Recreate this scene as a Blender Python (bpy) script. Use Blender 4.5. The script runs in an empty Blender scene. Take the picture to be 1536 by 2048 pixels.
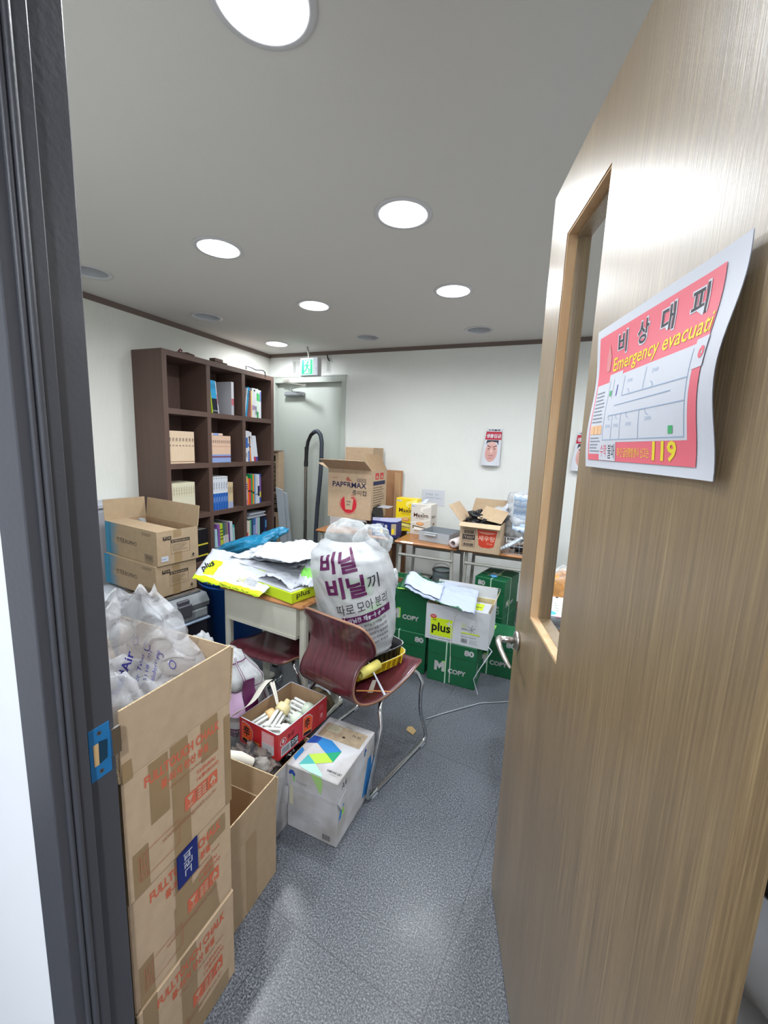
import bpy, math, random
from mathutils import Vector, Matrix, noise
random.seed(7)
PI = math.pi
S = bpy.context.scene
COL = S.collection

# ------------------------------------------------------------------ camera, world, lights, exposure
cam = bpy.data.cameras.new('camera')
cam.sensor_fit = 'HORIZONTAL'; cam.sensor_width = 36.0
cam.lens = 829.1 / 1536 * 36.0
cam.clip_start = 0.02
camo = bpy.data.objects.new('camera', cam); COL.objects.link(camo)
camo.matrix_world = Matrix(((0.9218, -0.0964, 0.3755, 0.0),
                            (0.3857, 0.1314, -0.9132, 0.0),
                            (0.0387, 0.9866, 0.1583, 1.447),
                            (0, 0, 0, 1)))
S.camera = camo
S.view_settings.view_transform = 'Standard'
S.view_settings.look = 'None'
S.view_settings.gamma = 1.0
S.view_settings.use_curve_mapping = False
S.view_settings.exposure = 0.0
world = bpy.data.worlds.new('world'); S.world = world
world.use_nodes = True
world.node_tree.nodes['Background'].inputs[0].default_value = (0.8, 0.88, 1.0, 1)
world.node_tree.nodes['Background'].inputs[1].default_value = 0.25
LAMP_W = 10.5          # each lit room downlight
HALL_W = 46.0          # hallway ceiling lamp
LAMP_COL = (0.93, 0.97, 1.0)
CEIL = 2.367
XL, XR, YB, YF = -2.994, 1.70, 3.85, 0.424

# ------------------------------------------------------------------ materials
def lin(c):
    c /= 255.0
    return c / 12.92 if c <= 0.04045 else ((c + 0.055) / 1.055) ** 2.4
def hx(h):
    h = h.lstrip('#')
    return tuple(lin(int(h[i:i + 2], 16)) for i in (0, 2, 4)) + (1,)
MATS = {}
def mat(name, col, rough=0.6, metal=0.0, spec=0.5, var=0.0, vscale=8.0, stretch=(1, 1, 1), col2=None,
        bump=0.0, bscale=60.0, alpha=1.0, emit=None, estr=0.0, trans=0.0, coat=0.0, bstretch=None):
    if name in MATS: return MATS[name]
    m = bpy.data.materials.new(name); m.use_nodes = True
    nt = m.node_tree; N = nt.nodes; L = nt.links
    b = N['Principled BSDF']
    b.inputs['Base Color'].default_value = hx(col)
    b.inputs['Roughness'].default_value = rough
    b.inputs['Metallic'].default_value = metal
    b.inputs['Specular IOR Level'].default_value = spec
    b.inputs['Alpha'].default_value = alpha
    b.inputs['Transmission Weight'].default_value = trans
    b.inputs['Coat Weight'].default_value = coat
    if emit:
        b.inputs['Emission Color'].default_value = hx(emit); b.inputs['Emission Strength'].default_value = estr
    if var > 0 or bump > 0:
        tc = N.new('ShaderNodeTexCoord')
    if var > 0:
        mp = N.new('ShaderNodeMapping'); mp.inputs['Scale'].default_value = stretch
        no = N.new('ShaderNodeTexNoise'); no.inputs['Scale'].default_value = vscale; no.inputs['Detail'].default_value = 5
        mx = N.new('ShaderNodeMix'); mx.data_type = 'RGBA'
        a = hx(col); c2 = hx(col2) if col2 else tuple(x * (1 - var) for x in a[:3]) + (1,)
        mx.inputs[6].default_value = a; mx.inputs[7].default_value = c2
        cr = N.new('ShaderNodeMapRange'); cr.inputs[1].default_value = 0.35; cr.inputs[2].default_value = 0.65
        L.new(tc.outputs['Object'], mp.inputs[0]); L.new(mp.outputs[0], no.inputs[0])
        L.new(no.outputs[0], cr.inputs[0]); L.new(cr.outputs[0], mx.inputs[0]); L.new(mx.outputs[2], b.inputs['Base Color'])
    if bump > 0:
        mp2 = N.new('ShaderNodeMapping'); mp2.inputs['Scale'].default_value = bstretch or stretch
        n2 = N.new('ShaderNodeTexNoise'); n2.inputs['Scale'].default_value = bscale; n2.inputs['Detail'].default_value = 3
        bm = N.new('ShaderNodeBump'); bm.inputs['Strength'].default_value = bump; bm.inputs['Distance'].default_value = 0.004
        L.new(tc.outputs['Object'], mp2.inputs[0]); L.new(mp2.outputs[0], n2.inputs[0])
        L.new(n2.outputs[0], bm.inputs['Height']); L.new(bm.outputs[0], b.inputs['Normal'])
    MATS[name] = m
    return m
def flat(h, rough=0.6):
    return mat('ink_' + h.strip('#'), h, rough, spec=0.3)

M_wall = mat('wallpaper', '#e3e5e2', 0.75, spec=0.25, bump=0.55, bscale=26, bstretch=(5, 5, 0.35), var=0.04, vscale=2)
M_wallL = mat('wallpaper_left', '#e2e2db', 0.75, spec=0.25, bump=0.55, bscale=26, bstretch=(5, 5, 0.35), var=0.04, vscale=2)
M_ceil = mat('ceiling_paper', '#cdcbc7', 0.9, spec=0.1, bump=0.1, bscale=220)
M_hall = mat('hall_wall_paint', '#eef0f4', 0.8, spec=0.2)
M_trim = mat('brown_trim', '#6b5c55', 0.6)
M_card = mat('kraft_card', '#bea68b', 0.85, spec=0.15, var=0.08, vscale=30)
M_card2 = mat('kraft_card_light', '#ab957a', 0.85, spec=0.15, var=0.07, vscale=24)
M_cardin = mat('kraft_card_inside', '#a98e72', 0.9, spec=0.1, var=0.08, vscale=20)
M_cardedge = mat('kraft_card_edge', '#cdb795', 0.9, spec=0.1, var=0.5, vscale=300)
M_tape = mat('brown_parcel_tape', '#9b8260', 0.35, var=0.1, vscale=12)
M_tapec = mat('clear_tape', '#c9b79a', 0.25, alpha=0.35)
M_frame = mat('painted_steel_frame', '#46474d', 0.42, bump=0.12, bscale=90)
M_framed = mat('frame_gasket', '#3a3b40', 0.6)
M_steel = mat('brushed_steel', '#b9b6b2', 0.3, metal=1.0)
M_chrome = mat('chrome_tube', '#c9ccd0', 0.14, metal=1.0, var=0.2, vscale=25)
M_blue = mat('blue_enamel', '#1f6fa8', 0.4)
M_black = mat('black_plastic', '#1b1c20', 0.4)
M_blackbag = mat('black_film', '#141418', 0.25, bump=0.5, bscale=25)
M_white = mat('white_paper', '#b9bdc6', 0.7, spec=0.2)
M_whiteb = mat('white_carton', '#bfc0c5', 0.6, var=0.1, vscale=9, col2='#a39f9d')
M_poster = mat('poster_paper', '#ced1da', 0.6, spec=0.3)
M_offw = mat('off_white', '#d9d6cb', 0.6)
M_greyp = mat('grey_plastic', '#8f949a', 0.45)
M_grey2 = mat('light_grey_plastic', '#a9aeb4', 0.4)
M_dgrey = mat('dark_grey_plastic', '#4e4e57', 0.5)
M_navyp = mat('dark_violet_plastic', '#2c2838', 0.5)
M_binb = mat('blue_bin_plastic', '#1150a0', 0.4)
M_desk = mat('desk_top_wood', '#b98254', 0.4, var=0.25, vscale=6, stretch=(1, 14, 14), col2='#9a6238', coat=0.2)
M_desk2 = mat('old_desk_top_wood', '#a8713f', 0.4, var=0.25, vscale=6, stretch=(1, 14, 14), col2='#8d5a30', coat=0.2)
M_dmetal = mat('cream_painted_metal', '#c2c1b6', 0.45, var=0.06, vscale=10)
M_gmetal = mat('grey_painted_metal', '#a4a39d', 0.5)
M_chair = mat('maroon_plywood', '#5c2530', 0.3, var=0.35, vscale=5, stretch=(14, 1, 1), col2='#41161f', coat=0.3)
M_chedge = mat('plywood_edge', '#8c6650', 0.6)
M_shelf = mat('walnut_laminate', '#604a42', 0.5, var=0.12, vscale=3, stretch=(6, 6, 1), bump=0.08, bscale=40)
M_green = mat('green_carton', '#0d5c38', 0.5, var=0.06, vscale=4)
M_greend = mat('green_carton_dark', '#0b4f31', 0.5)
M_lime = mat('lime_print', '#c3dc1a', 0.5)
M_limel = mat('lime_light', '#7fd25a', 0.6)
M_red = mat('red_carton', '#b51a24', 0.45)
M_yel = mat('yellow_tray_plastic', '#e3c417', 0.4)
M_creamy = mat('cream_liner', '#d8c89a', 0.7)
M_vdoor = mat('steel_door_paint', '#b7bdb6', 0.5, var=0.03, vscale=3)
M_pipe = mat('steel_pipe', '#a8a39c', 0.25, metal=1.0)
M_hose = mat('hose_grey', '#3b424e', 0.5)
M_board = mat('brown_board', '#b08461', 0.6, var=0.1, vscale=4, stretch=(8, 8, 1))
M_board2 = mat('brown_board_dark', '#7d563c', 0.6, var=0.12, vscale=4, stretch=(8, 8, 1))
M_pink = mat('poster_red', '#e26a79', 0.6)
M_orange = mat('orange_print', '#d2603e', 0.7)
M_lampw = mat('lamp_glass_white', '#e6e8e6', 0.3)
M_lampb = mat('lamp_base_green', '#c9d6c6', 0.4)
M_lampy = mat('lamp_base_yellowed', '#dccf9e', 0.4)
M_lampo = mat('lamp_base_orange', '#d9b784', 0.4)

def floor_material():
    m = bpy.data.materials.new('speckled_vinyl'); m.use_nodes = True
    N = m.node_tree.nodes; L = m.node_tree.links; b = N['Principled BSDF']
    tc = N.new('ShaderNodeTexCoord')
    n1 = N.new('ShaderNodeTexNoise'); n1.inputs['Scale'].default_value = 210; n1.inputs['Detail'].default_value = 4
    n1.inputs['Roughness'].default_value = 0.75
    r = N.new('ShaderNodeValToRGB')
    r.color_ramp.elements[0].position = 0.36; r.color_ramp.elements[0].color = hx('#212429')
    r.color_ramp.elements[1].position = 0.66; r.color_ramp.elements[1].color = hx('#8b8e96')
    e = r.color_ramp.elements.new(0.5); e.color = hx('#4e5259')
    n2 = N.new('ShaderNodeTexNoise'); n2.inputs['Scale'].default_value = 3.0; n2.inputs['Detail'].default_value = 6
    mr = N.new('ShaderNodeMapRange'); mr.inputs[1].default_value = 0.3; mr.inputs[2].default_value = 0.7
    mr.inputs[3].default_value = 0.22; mr.inputs[4].default_value = 0.42
    br = N.new('ShaderNodeTexBrick'); br.offset = 0.5
    br.inputs['Scale'].default_value = 1.0; br.inputs['Brick Width'].default_value = 0.9; br.inputs['Row Height'].default_value = 0.9
    br.inputs['Mortar Size'].default_value = 0.0016
    br.inputs['Color1'].default_value = (1, 1, 1, 1); br.inputs['Color2'].default_value = (1, 1, 1, 1); br.inputs['Mortar'].default_value = (0.55, 0.55, 0.55, 1)
    mx = N.new('ShaderNodeMix'); mx.data_type = 'RGBA'; mx.blend_type = 'MULTIPLY'; mx.inputs[0].default_value = 1
    mp = N.new('ShaderNodeMapping'); mp.inputs['Rotation'].default_value = (0, 0, 0.12); mp.inputs['Location'].default_value = (0.28, 0.1, 0)
    L.new(tc.outputs['Object'], n1.inputs[0]); L.new(tc.outputs['Object'], n2.inputs[0])
    L.new(tc.outputs['Object'], mp.inputs[0]); L.new(mp.outputs[0], br.inputs[0])
    L.new(n1.outputs[0], r.inputs[0]); L.new(r.outputs[0], mx.inputs[6]); L.new(br.outputs[0], mx.inputs[7])
    L.new(mx.outputs[2], b.inputs['Base Color'])
    L.new(n2.outputs[0], mr.inputs[0]); L.new(mr.outputs[0], b.inputs['Roughness'])
    b.inputs['Specular IOR Level'].default_value = 0.45
    return m
M_floor = floor_material()

def door_material():
    m = bpy.data.materials.new('oak_film_door'); m.use_nodes = True
    N = m.node_tree.nodes; L = m.node_tree.links; b = N['Principled BSDF']
    tc = N.new('ShaderNodeTexCoord')
    mp = N.new('ShaderNodeMapping'); mp.inputs['Scale'].default_value = (110, 110, 1.6)
    n1 = N.new('ShaderNodeTexNoise'); n1.inputs['Scale'].default_value = 2.2; n1.inputs['Detail'].default_value = 5; n1.inputs['Roughness'].default_value = 0.7
    r = N.new('ShaderNodeValToRGB')
    r.color_ramp.elements[0].position = 0.3; r.color_ramp.elements[0].color = hx('#6b583f')
    r.color_ramp.elements[1].position = 0.72; r.color_ramp.elements[1].color = hx('#9d8661')
    e = r.color_ramp.elements.new(0.5); e.color = hx('#7f6a4d')
    mp3 = N.new('ShaderNodeMapping'); mp3.inputs['Scale'].default_value = (9, 9, 0.5)
    n3 = N.new('ShaderNodeTexNoise'); n3.inputs['Scale'].default_value = 1.5; n3.inputs['Detail'].default_value = 3
    mx = N.new('ShaderNodeMix'); mx.data_type = 'RGBA'; mx.blend_type = 'OVERLAY'; mx.inputs[0].default_value = 0.35
    bm = N.new('ShaderNodeBump'); bm.inputs['Strength'].default_value = 0.25; bm.inputs['Distance'].default_value = 0.002
    L.new(tc.outputs['Object'], mp.inputs[0]); L.new(mp.outputs[0], n1.inputs[0]); L.new(n1.outputs[0], r.inputs[0])
    L.new(tc.outputs['Object'], mp3.inputs[0]); L.new(mp3.outputs[0], n3.inputs[0])
    L.new(r.outputs[0], mx.inputs[6]); L.new(n3.outputs[0], mx.inputs[7]); L.new(mx.outputs[2], b.inputs['Base Color'])
    L.new(n1.outputs[0], bm.inputs['Height']); L.new(bm.outputs[0], b.inputs['Normal'])
    b.inputs['Roughness'].default_value = 0.36; b.inputs['Specular IOR Level'].default_value = 1.0; b.inputs['Coat Weight'].default_value = 0.5; b.inputs['Coat Roughness'].default_value = 0.35
    return m
M_door = door_material()

def film_material(name, col, alpha, rough=0.3, bump=0.5, bscale=14):
    m = bpy.data.materials.new(name); m.use_nodes = True
    N = m.node_tree.nodes; L = m.node_tree.links; b = N['Principled BSDF']; out = N['Material Output']
    b.inputs['Base Color'].default_value = hx(col); b.inputs['Roughness'].default_value = rough
    tc = N.new('ShaderNodeTexCoord'); n = N.new('ShaderNodeTexNoise'); n.inputs['Scale'].default_value = bscale; n.inputs['Detail'].default_value = 4
    n.inputs['Distortion'].default_value = 1.2
    bm = N.new('ShaderNodeBump'); bm.inputs['Strength'].default_value = bump; bm.inputs['Distance'].default_value = 0.01
    L.new(tc.outputs['Object'], n.inputs[0]); L.new(n.outputs[0], bm.inputs['Height']); L.new(bm.outputs[0], b.inputs['Normal'])
    t = N.new('ShaderNodeBsdfTransparent'); mx = N.new('ShaderNodeMixShader'); mx.inputs[0].default_value = alpha
    L.new(t.outputs[0], mx.inputs[1]); L.new(b.outputs[0], mx.inputs[2]); L.new(mx.outputs[0], out.inputs[0])
    return m
M_film = film_material('white_film', '#c3c6ca', 0.66, 0.32)
def clear_material(name, col, lo, hi, bump=1.0, bscale=14):
    m = film_material(name, col, .5, .08, bump, bscale); N = m.node_tree.nodes; L = m.node_tree.links
    lw = N.new('ShaderNodeLayerWeight'); lw.inputs[0].default_value = 0.35; mr = N.new('ShaderNodeMapRange')
    mr.inputs[3].default_value = lo; mr.inputs[4].default_value = hi
    mx = [n for n in N if n.type == 'MIX_SHADER'][0]; L.new(lw.outputs['Facing'], mr.inputs[0]); L.new(mr.outputs[0], mx.inputs[0]); return m
M_clear = clear_material('clear_film', '#cfd5d8', 0.16, 0.75)
M_bubble = clear_material('air_cushion_film', '#dcdee3', 0.36, 0.92, .35, 40)
M_cyan = film_material('blue_film', '#1277a0', 0.92, 0.25, 0.9, 22)

# ------------------------------------------------------------------ mesh helpers
_tc = {}
def text_geo(s, bold):
    k = (s, bold)
    if k in _tc: return _tc[k]
    cu = bpy.data.curves.new('t', 'FONT'); cu.body = s; cu.size = 1; cu.resolution_u = 2
    cu.offset = bold
    o = bpy.data.objects.new('t', cu)
    me = bpy.data.meshes.new_from_object(o)
    vs = [tuple(v.co) for v in me.vertices]; fs = [tuple(p.vertices) for p in me.polygons]
    bpy.data.objects.remove(o); bpy.data.curves.remove(cu); bpy.data.meshes.remove(me)
    if not vs: _tc[k] = ([], [], 1, 1); return _tc[k]
    x0 = min(v[0] for v in vs); x1 = max(v[0] for v in vs); y0 = min(v[1] for v in vs); y1 = max(v[1] for v in vs)
    vs = [((v[0] - x0), (v[1] - y0)) for v in vs]
    _tc[k] = (vs, fs, max(x1 - x0, 1e-4), max(y1 - y0, 1e-4))
    return _tc[k]

class MB:
    def __init__(s): s.v = []; s.f = []; s.mi = []; s.sm = []; s.mats = []
    def m(s, mt):
        if mt not in s.mats: s.mats.append(mt)
        return s.mats.index(mt)
    def add(s, vs, fs, mt, smooth=False):
        b = len(s.v); k = s.m(mt); s.v += [tuple(v) for v in vs]
        for f in fs: s.f.append(tuple(b + i for i in f)); s.mi.append(k); s.sm.append(smooth)
        return s
    def box(s, x0, y0, z0, x1, y1, z1, mt, T=None, bev=0.0):
        c = [(x0, y0, z0), (x1, y0, z0), (x1, y1, z0), (x0, y1, z0), (x0, y0, z1), (x1, y0, z1), (x1, y1, z1), (x0, y1, z1)]
        if bev > 0:
            e = min(bev, (x1 - x0) * .45, (y1 - y0) * .45, (z1 - z0) * .45); vs = []; fs = []
            # chamfered box: 24 verts
            X = (x0, x1); Y = (y0, y1); Z = (z0, z1); idx = {}
            for i in (0, 1):
                for j in (0, 1):
                    for k in (0, 1):
                        sx = e if i == 0 else -e; sy = e if j == 0 else -e; sz = e if k == 0 else -e
                        for a, p in enumerate(((X[i], Y[j] + sy, Z[k] + sz), (X[i] + sx, Y[j], Z[k] + sz), (X[i] + sx, Y[j] + sy, Z[k]))):
                            idx[(i, j, k, a)] = len(vs); vs.append(p)
                        fs.append(tuple(idx[(i, j, k, a)] for a in ((0, 1, 2) if (i + j + k) % 2 else (0, 2, 1))))
            for i in (0, 1):
                q = [idx[(i, j, k, 0)] for j, k in ((0, 0), (1, 0), (1, 1), (0, 1))]; fs.append(tuple(q if i else q[::-1]))
                q = [idx[(j, i, k, 1)] for j, k in ((0, 0), (1, 0), (1, 1), (0, 1))]; fs.append(tuple(q[::-1] if i else q))
                q = [idx[(j, k, i, 2)] for j, k in ((0, 0), (1, 0), (1, 1), (0, 1))]; fs.append(tuple(q if i else q[::-1]))
            for i in (0, 1):
                for j in (0, 1):
                    q = (idx[(i, j, 0, 0)], idx[(i, j, 0, 1)], idx[(i, j, 1, 1)], idx[(i, j, 1, 0)]); fs.append(q if (i + j) % 2 == 0 else q[::-1])
                    q = (idx[(i, 0, j, 0)], idx[(i, 0, j, 2)], idx[(i, 1, j, 2)], idx[(i, 1, j, 0)]); fs.append(q[::-1] if (i + j) % 2 == 0 else q)
                    q = (idx[(0, i, j, 1)], idx[(0, i, j, 2)], idx[(1, i, j, 2)], idx[(1, i, j, 1)]); fs.append(q if (i + j) % 2 == 0 else q[::-1])
            if T: vs = [T @ Vector(p) for p in vs]
            return s.add(vs, fs, mt)
        if T: c = [T @ Vector(p) for p in c]
        return s.add(c, [(0, 3, 2, 1), (4, 5, 6, 7), (0, 1, 5, 4), (1, 2, 6, 5), (2, 3, 7, 6), (3, 0, 4, 7)], mt)
    def slab(s, pts, t, mt, mt2=None, me=None):
        p = [Vector(q) for q in pts]; n = (p[1] - p[0]).cross(p[2] - p[0]).normalized() * t
        k = len(p); vs = p + [q - n for q in p]
        s.add(vs[:k], [tuple(range(k))], mt)
        s.add(vs[k:], [tuple(range(k))[::-1]], mt2 or mt)
        for i in range(k):
            j = (i + 1) % k; s.add([vs[i], vs[k + i], vs[k + j], vs[j]], [(0, 1, 2, 3)], me or mt)
        return s
    def tube(s, pts, r, mt, n=10, closed=False, caps=True):
        P = [Vector(p) for p in pts]; k = len(P); vs = []; prev = None
        for i, p in enumerate(P):
            if closed: d = P[(i + 1) % k] - P[i - 1]
            else: d = (P[min(i + 1, k - 1)] - P[max(i - 1, 0)])
            d.normalize()
            if prev is None:
                a = Vector((0, 0, 1)) if abs(d.z) < .9 else Vector((1, 0, 0)); u = d.cross(a).normalized()
            else:
                u = (prev - d * prev.dot(d)).normalized()
            prev = u; w = d.cross(u); rr = r[i] if isinstance(r, (list, tuple)) else r
            vs += [p + (u * math.cos(2 * PI * j / n) + w * math.sin(2 * PI * j / n)) * rr for j in range(n)]
        fs = []
        for i in range(k if closed else k - 1):
            for j in range(n):
                a = i * n + j; b = i * n + (j + 1) % n; c = ((i + 1) % k) * n + (j + 1) % n; d = ((i + 1) % k) * n + j
                fs.append((a, b, c, d))
        s.add(vs, fs, mt, True)
        if not closed and caps:
            s.add(vs[:n], [tuple(range(n))[::-1]], mt); s.add(vs[-n:], [tuple(range(n))], mt)
        return s
    def lathe(s, prof, mt, n=28, T=None, smooth=True):
        vs = []; fs = []
        for (r, z) in prof: vs += [Vector((r * math.cos(2 * PI * j / n), r * math.sin(2 * PI * j / n), z)) for j in range(n)]
        if T: vs = [T @ v for v in vs]
        for i in range(len(prof) - 1):
            for j in range(n):
                fs.append((i * n + j, i * n + (j + 1) % n, (i + 1) * n + (j + 1) % n, (i + 1) * n + j))
        return s.add(vs, fs, mt, smooth)
    def grid(s, fn, nu, nv, mt, smooth=True, mf=None):
        vs = [fn(i / nu, j / nv) for j in range(nv + 1) for i in range(nu + 1)]
        if mf is None:
            return s.add(vs, [(j * (nu + 1) + i, j * (nu + 1) + i + 1, (j + 1) * (nu + 1) + i + 1, (j + 1) * (nu + 1) + i) for j in range(nv) for i in range(nu)], mt, smooth)
        b = len(s.v); s.v += [tuple(v) for v in vs]
        for j in range(nv):
            for i in range(nu):
                q = j * (nu + 1) + i; s.f.append((b + q, b + q + 1, b + q + nu + 2, b + q + nu + 1)); s.mi.append(s.m(mf((i + .5) / nu, (j + .5) / nv))); s.sm.append(smooth)
        return s
    def blob(s, c, r, mt, amp=.15, fq=4, nu=36, nv=22, seed=0, flat=None, ridge=False):
        c = Vector(c)
        def fn(u, v):
            a = 2 * PI * u; b = PI * v
            d = Vector((math.cos(a) * math.sin(b), math.sin(a) * math.sin(b), math.cos(b)))
            q = noise.noise(d * fq + Vector((seed, seed * 2, 0))) + .5 * noise.noise(d * fq * 2.3 + Vector((0, seed, 3)))
            if ridge: q = .5 - abs(q) * 1.6
            k = 1 + amp * q
            p = c + Vector((d.x * r[0], d.y * r[1], d.z * r[2])) * k
            if flat is not None and p.z < flat: p.z = flat
            return p
        return s.grid(fn, nu, nv, mt)
    def hollow(s, x0, y0, z0, x1, y1, z1, t, mt, mi, me, bottom=True):
        for a in ((x0, y0, x1, y0 + t, 'y'), (x0, y1 - t, x1, y1, 'y'), (x0, y0 + t, x0 + t, y1 - t, 'x'), (x1 - t, y0 + t, x1, y1 - t, 'x')):
            s.box(a[0], a[1], z0, a[2], a[3], z1, mt)
        e = t + .0004
        f = lambda pts, m_: s.add(pts, [(0, 1, 2, 3)], m_)
        f([(x0 + e, y0 + e, z0 + e), (x1 - e, y0 + e, z0 + e), (x1 - e, y0 + e, z1), (x0 + e, y0 + e, z1)], mi)
        f([(x0 + e, y1 - e, z0 + e), (x1 - e, y1 - e, z0 + e), (x1 - e, y1 - e, z1), (x0 + e, y1 - e, z1)], mi)
        f([(x0 + e, y0 + e, z0 + e), (x0 + e, y1 - e, z0 + e), (x0 + e, y1 - e, z1), (x0 + e, y0 + e, z1)], mi)
        f([(x1 - e, y0 + e, z0 + e), (x1 - e, y1 - e, z0 + e), (x1 - e, y1 - e, z1), (x1 - e, y0 + e, z1)], mi)
        if bottom: s.box(x0 + t, y0 + t, z0, x1 - t, y1 - t, z0 + t, mi)
        w = .0006
        for a in ((x0, y0, x1, y0 + t), (x0, y1 - t, x1, y1), (x0, y0, x0 + t, y1), (x1 - t, y0, x1, y1)):
            f([(a[0], a[1], z1 + w), (a[2], a[1], z1 + w), (a[2], a[3], z1 + w), (a[0], a[3], z1 + w)], me)
        return s
    def build(s, name, parent=None, loc=(0, 0, 0), rz=0.0, rot=None, solid=0.0, bevel=0.0):
        me = bpy.data.meshes.new(name); me.from_pydata(s.v, [], s.f)
        for mt in s.mats: me.materials.append(mt)
        me.polygons.foreach_set('material_index', s.mi); me.polygons.foreach_set('use_smooth', s.sm); me.update()
        o = bpy.data.objects.new(name, me); COL.objects.link(o)
        o.location = loc; o.rotation_euler = rot if rot else (0, 0, rz)
        if parent: o.parent = parent
        if solid:
            md = o.modifiers.new('thickness', 'SOLIDIFY'); md.thickness = solid; md.offset = 0
        if bevel:
            md = o.modifiers.new('bevel', 'BEVEL'); md.width = bevel; md.segments = 2; md.limit_method = 'ANGLE'
        return o

class Face:
    """flat printing area: origin o, right u, up v (all local coords)"""
    def __init__(s, mb, o, u, v, fn=None):
        s.mb = mb; s.o = Vector(o); s.u = Vector(u).normalized(); s.v = Vector(v).normalized(); s.n = s.u.cross(s.v); s.k = 0.0004; s.fn = fn; s.st = .00009 if fn else .00006
    def P(s, x, y, k):
        if s.fn: return s.fn(x, y, k)
        return s.o + s.u * x + s.v * y + s.n * k
    def up(s): s.k += s.st; return s.k
    def tess(s, vs, fs, mt, k, L=.014):
        import bmesh as _b
        bm = _b.new(); V = [bm.verts.new((x, y, 0)) for x, y in vs]
        for f in fs:
            try: bm.faces.new([V[i] for i in f])
            except ValueError: pass
        for _ in range(4):
            _b.ops.triangulate(bm, faces=bm.faces[:])
            E_ = [e for e in bm.edges if e.calc_length() > L]
            if not E_: break
            _b.ops.subdivide_edges(bm, edges=E_, cuts=1)
        _b.ops.triangulate(bm, faces=bm.faces[:]); bm.verts.index_update()
        s.mb.add([s.P(v.co.x, v.co.y, k) for v in bm.verts], [tuple(v.index for v in f.verts) for f in bm.faces], mt); bm.free(); return s
    def poly(s, pts, mt):
        if s.fn: return s.tess(pts, [tuple(range(len(pts)))], mt, s.up())
        k = s.up(); s.mb.add([s.P(x, y, k) for x, y in pts], [tuple(range(len(pts)))], mt); return s
    def rect(s, x, y, w, h, mt):
        k = s.up()
        if s.fn:
            nx = max(1, int(w / .012)); ny = max(1, int(h / .012))
            s.mb.grid(lambda a, b: s.P(x + a * w, y + b * h, k), nx, ny, mt); return s
        return s.poly([(x, y), (x + w, y), (x + w, y + h), (x, y + h)], mt)
    def frame(s, x, y, w, h, t, mt):
        s.rect(x, y, w, t, mt); s.k -= s.st; s.rect(x, y + h - t, w, t, mt); s.k -= s.st
        s.rect(x, y, t, h, mt); s.k -= s.st; s.rect(x + w - t, y, t, h, mt); return s
    def text(s, t, x, y, w, h, mt, bold=0.0, rot=0.0, keep=False):
        vs, fs, tw, th = text_geo(t, bold); k = s.up()
        if not vs: return s
        sx = w / tw if w else h / th; sy = h / th if h else sx
        c, n = math.cos(rot), math.sin(rot)
        if s.fn and (h or w) > .012: return s.tess([(x + a * sx * c - b * sy * n, y + a * sx * n + b * sy * c) for a, b in vs], fs, mt, k, .02)
        pts = []
        for a, b in vs:
            a *= sx; b *= sy; pts.append(s.P(x + a * c - b * n, y + a * n + b * c, k))
        s.mb.add(pts, fs, mt); return s
    def ring(s, x, y, r0, r1, mt, a0=0, a1=2 * PI, n=28):
        k = s.up(); vs = []; fs = []
        for i in range(n + 1):
            a = a0 + (a1 - a0) * i / n
            vs += [s.P(x + r0 * math.cos(a), y + r0 * math.sin(a), k), s.P(x + r1 * math.cos(a), y + r1 * math.sin(a), k)]
        for i in range(n): fs.append((2 * i, 2 * i + 1, 2 * i + 3, 2 * i + 2))
        s.mb.add(vs, fs, mt); return s
    def ell(s, x, y, rx, ry, mt, n=24):
        return s.poly([(x + rx * math.cos(2 * PI * i / n), y + ry * math.sin(2 * PI * i / n)) for i in range(n)], mt)
    def line(s, x0, y0, x1, y1, t, mt):
        d = Vector((x1 - x0, y1 - y0)); d.normalize(); nx, ny = -d.y * t / 2, d.x * t / 2
        return s.poly([(x0 - nx, y0 - ny), (x1 - nx, y1 - ny), (x1 + nx, y1 + ny), (x0 + nx, y0 + ny)], mt)
    def bars(s, x, y, w, h, mt, n=16, bg=None):
        if bg: s.rect(x, y, w, h, bg)
        k = s.up(); rnd = random.Random(n * 7 + int(x * 999)); cx = x + w * .04
        while cx < x + w * .95:
            b = w / n * rnd.uniform(.25, .8); s.k = k - s.st; s.rect(cx, y + h * .06, min(b, x + w * .97 - cx), h * .88, mt); cx += b + w / n * rnd.uniform(.25, .6)
        return s
    def lines(s, x, y, w, h, n, mt, fill=.45, seed=1):
        rnd = random.Random(seed); k = s.up(); dh = h / n
        for i in range(n):
            cx = x; end = x + w * rnd.uniform(.7, 1)
            while cx < end:
                b = min(rnd.uniform(.04, .16) * w, end - cx); s.k = k - s.st
                s.rect(cx, y + h - (i + 1) * dh + dh * (1 - fill) / 2, b, dh * fill, mt); cx += b + w * .02
        return s

def faces(mb, x0, y0, z0, x1, y1, z1):
    return {'-y': Face(mb, (x0, y0, z0), (1, 0, 0), (0, 0, 1)), '+x': Face(mb, (x1, y0, z0), (0, 1, 0), (0, 0, 1)),
            '+y': Face(mb, (x1, y1, z0), (-1, 0, 0), (0, 0, 1)), '-x': Face(mb, (x0, y1, z0), (0, -1, 0), (0, 0, 1)),
            'top': Face(mb, (x0, y0, z1), (1, 0, 0), (0, 1, 0))}

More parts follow.
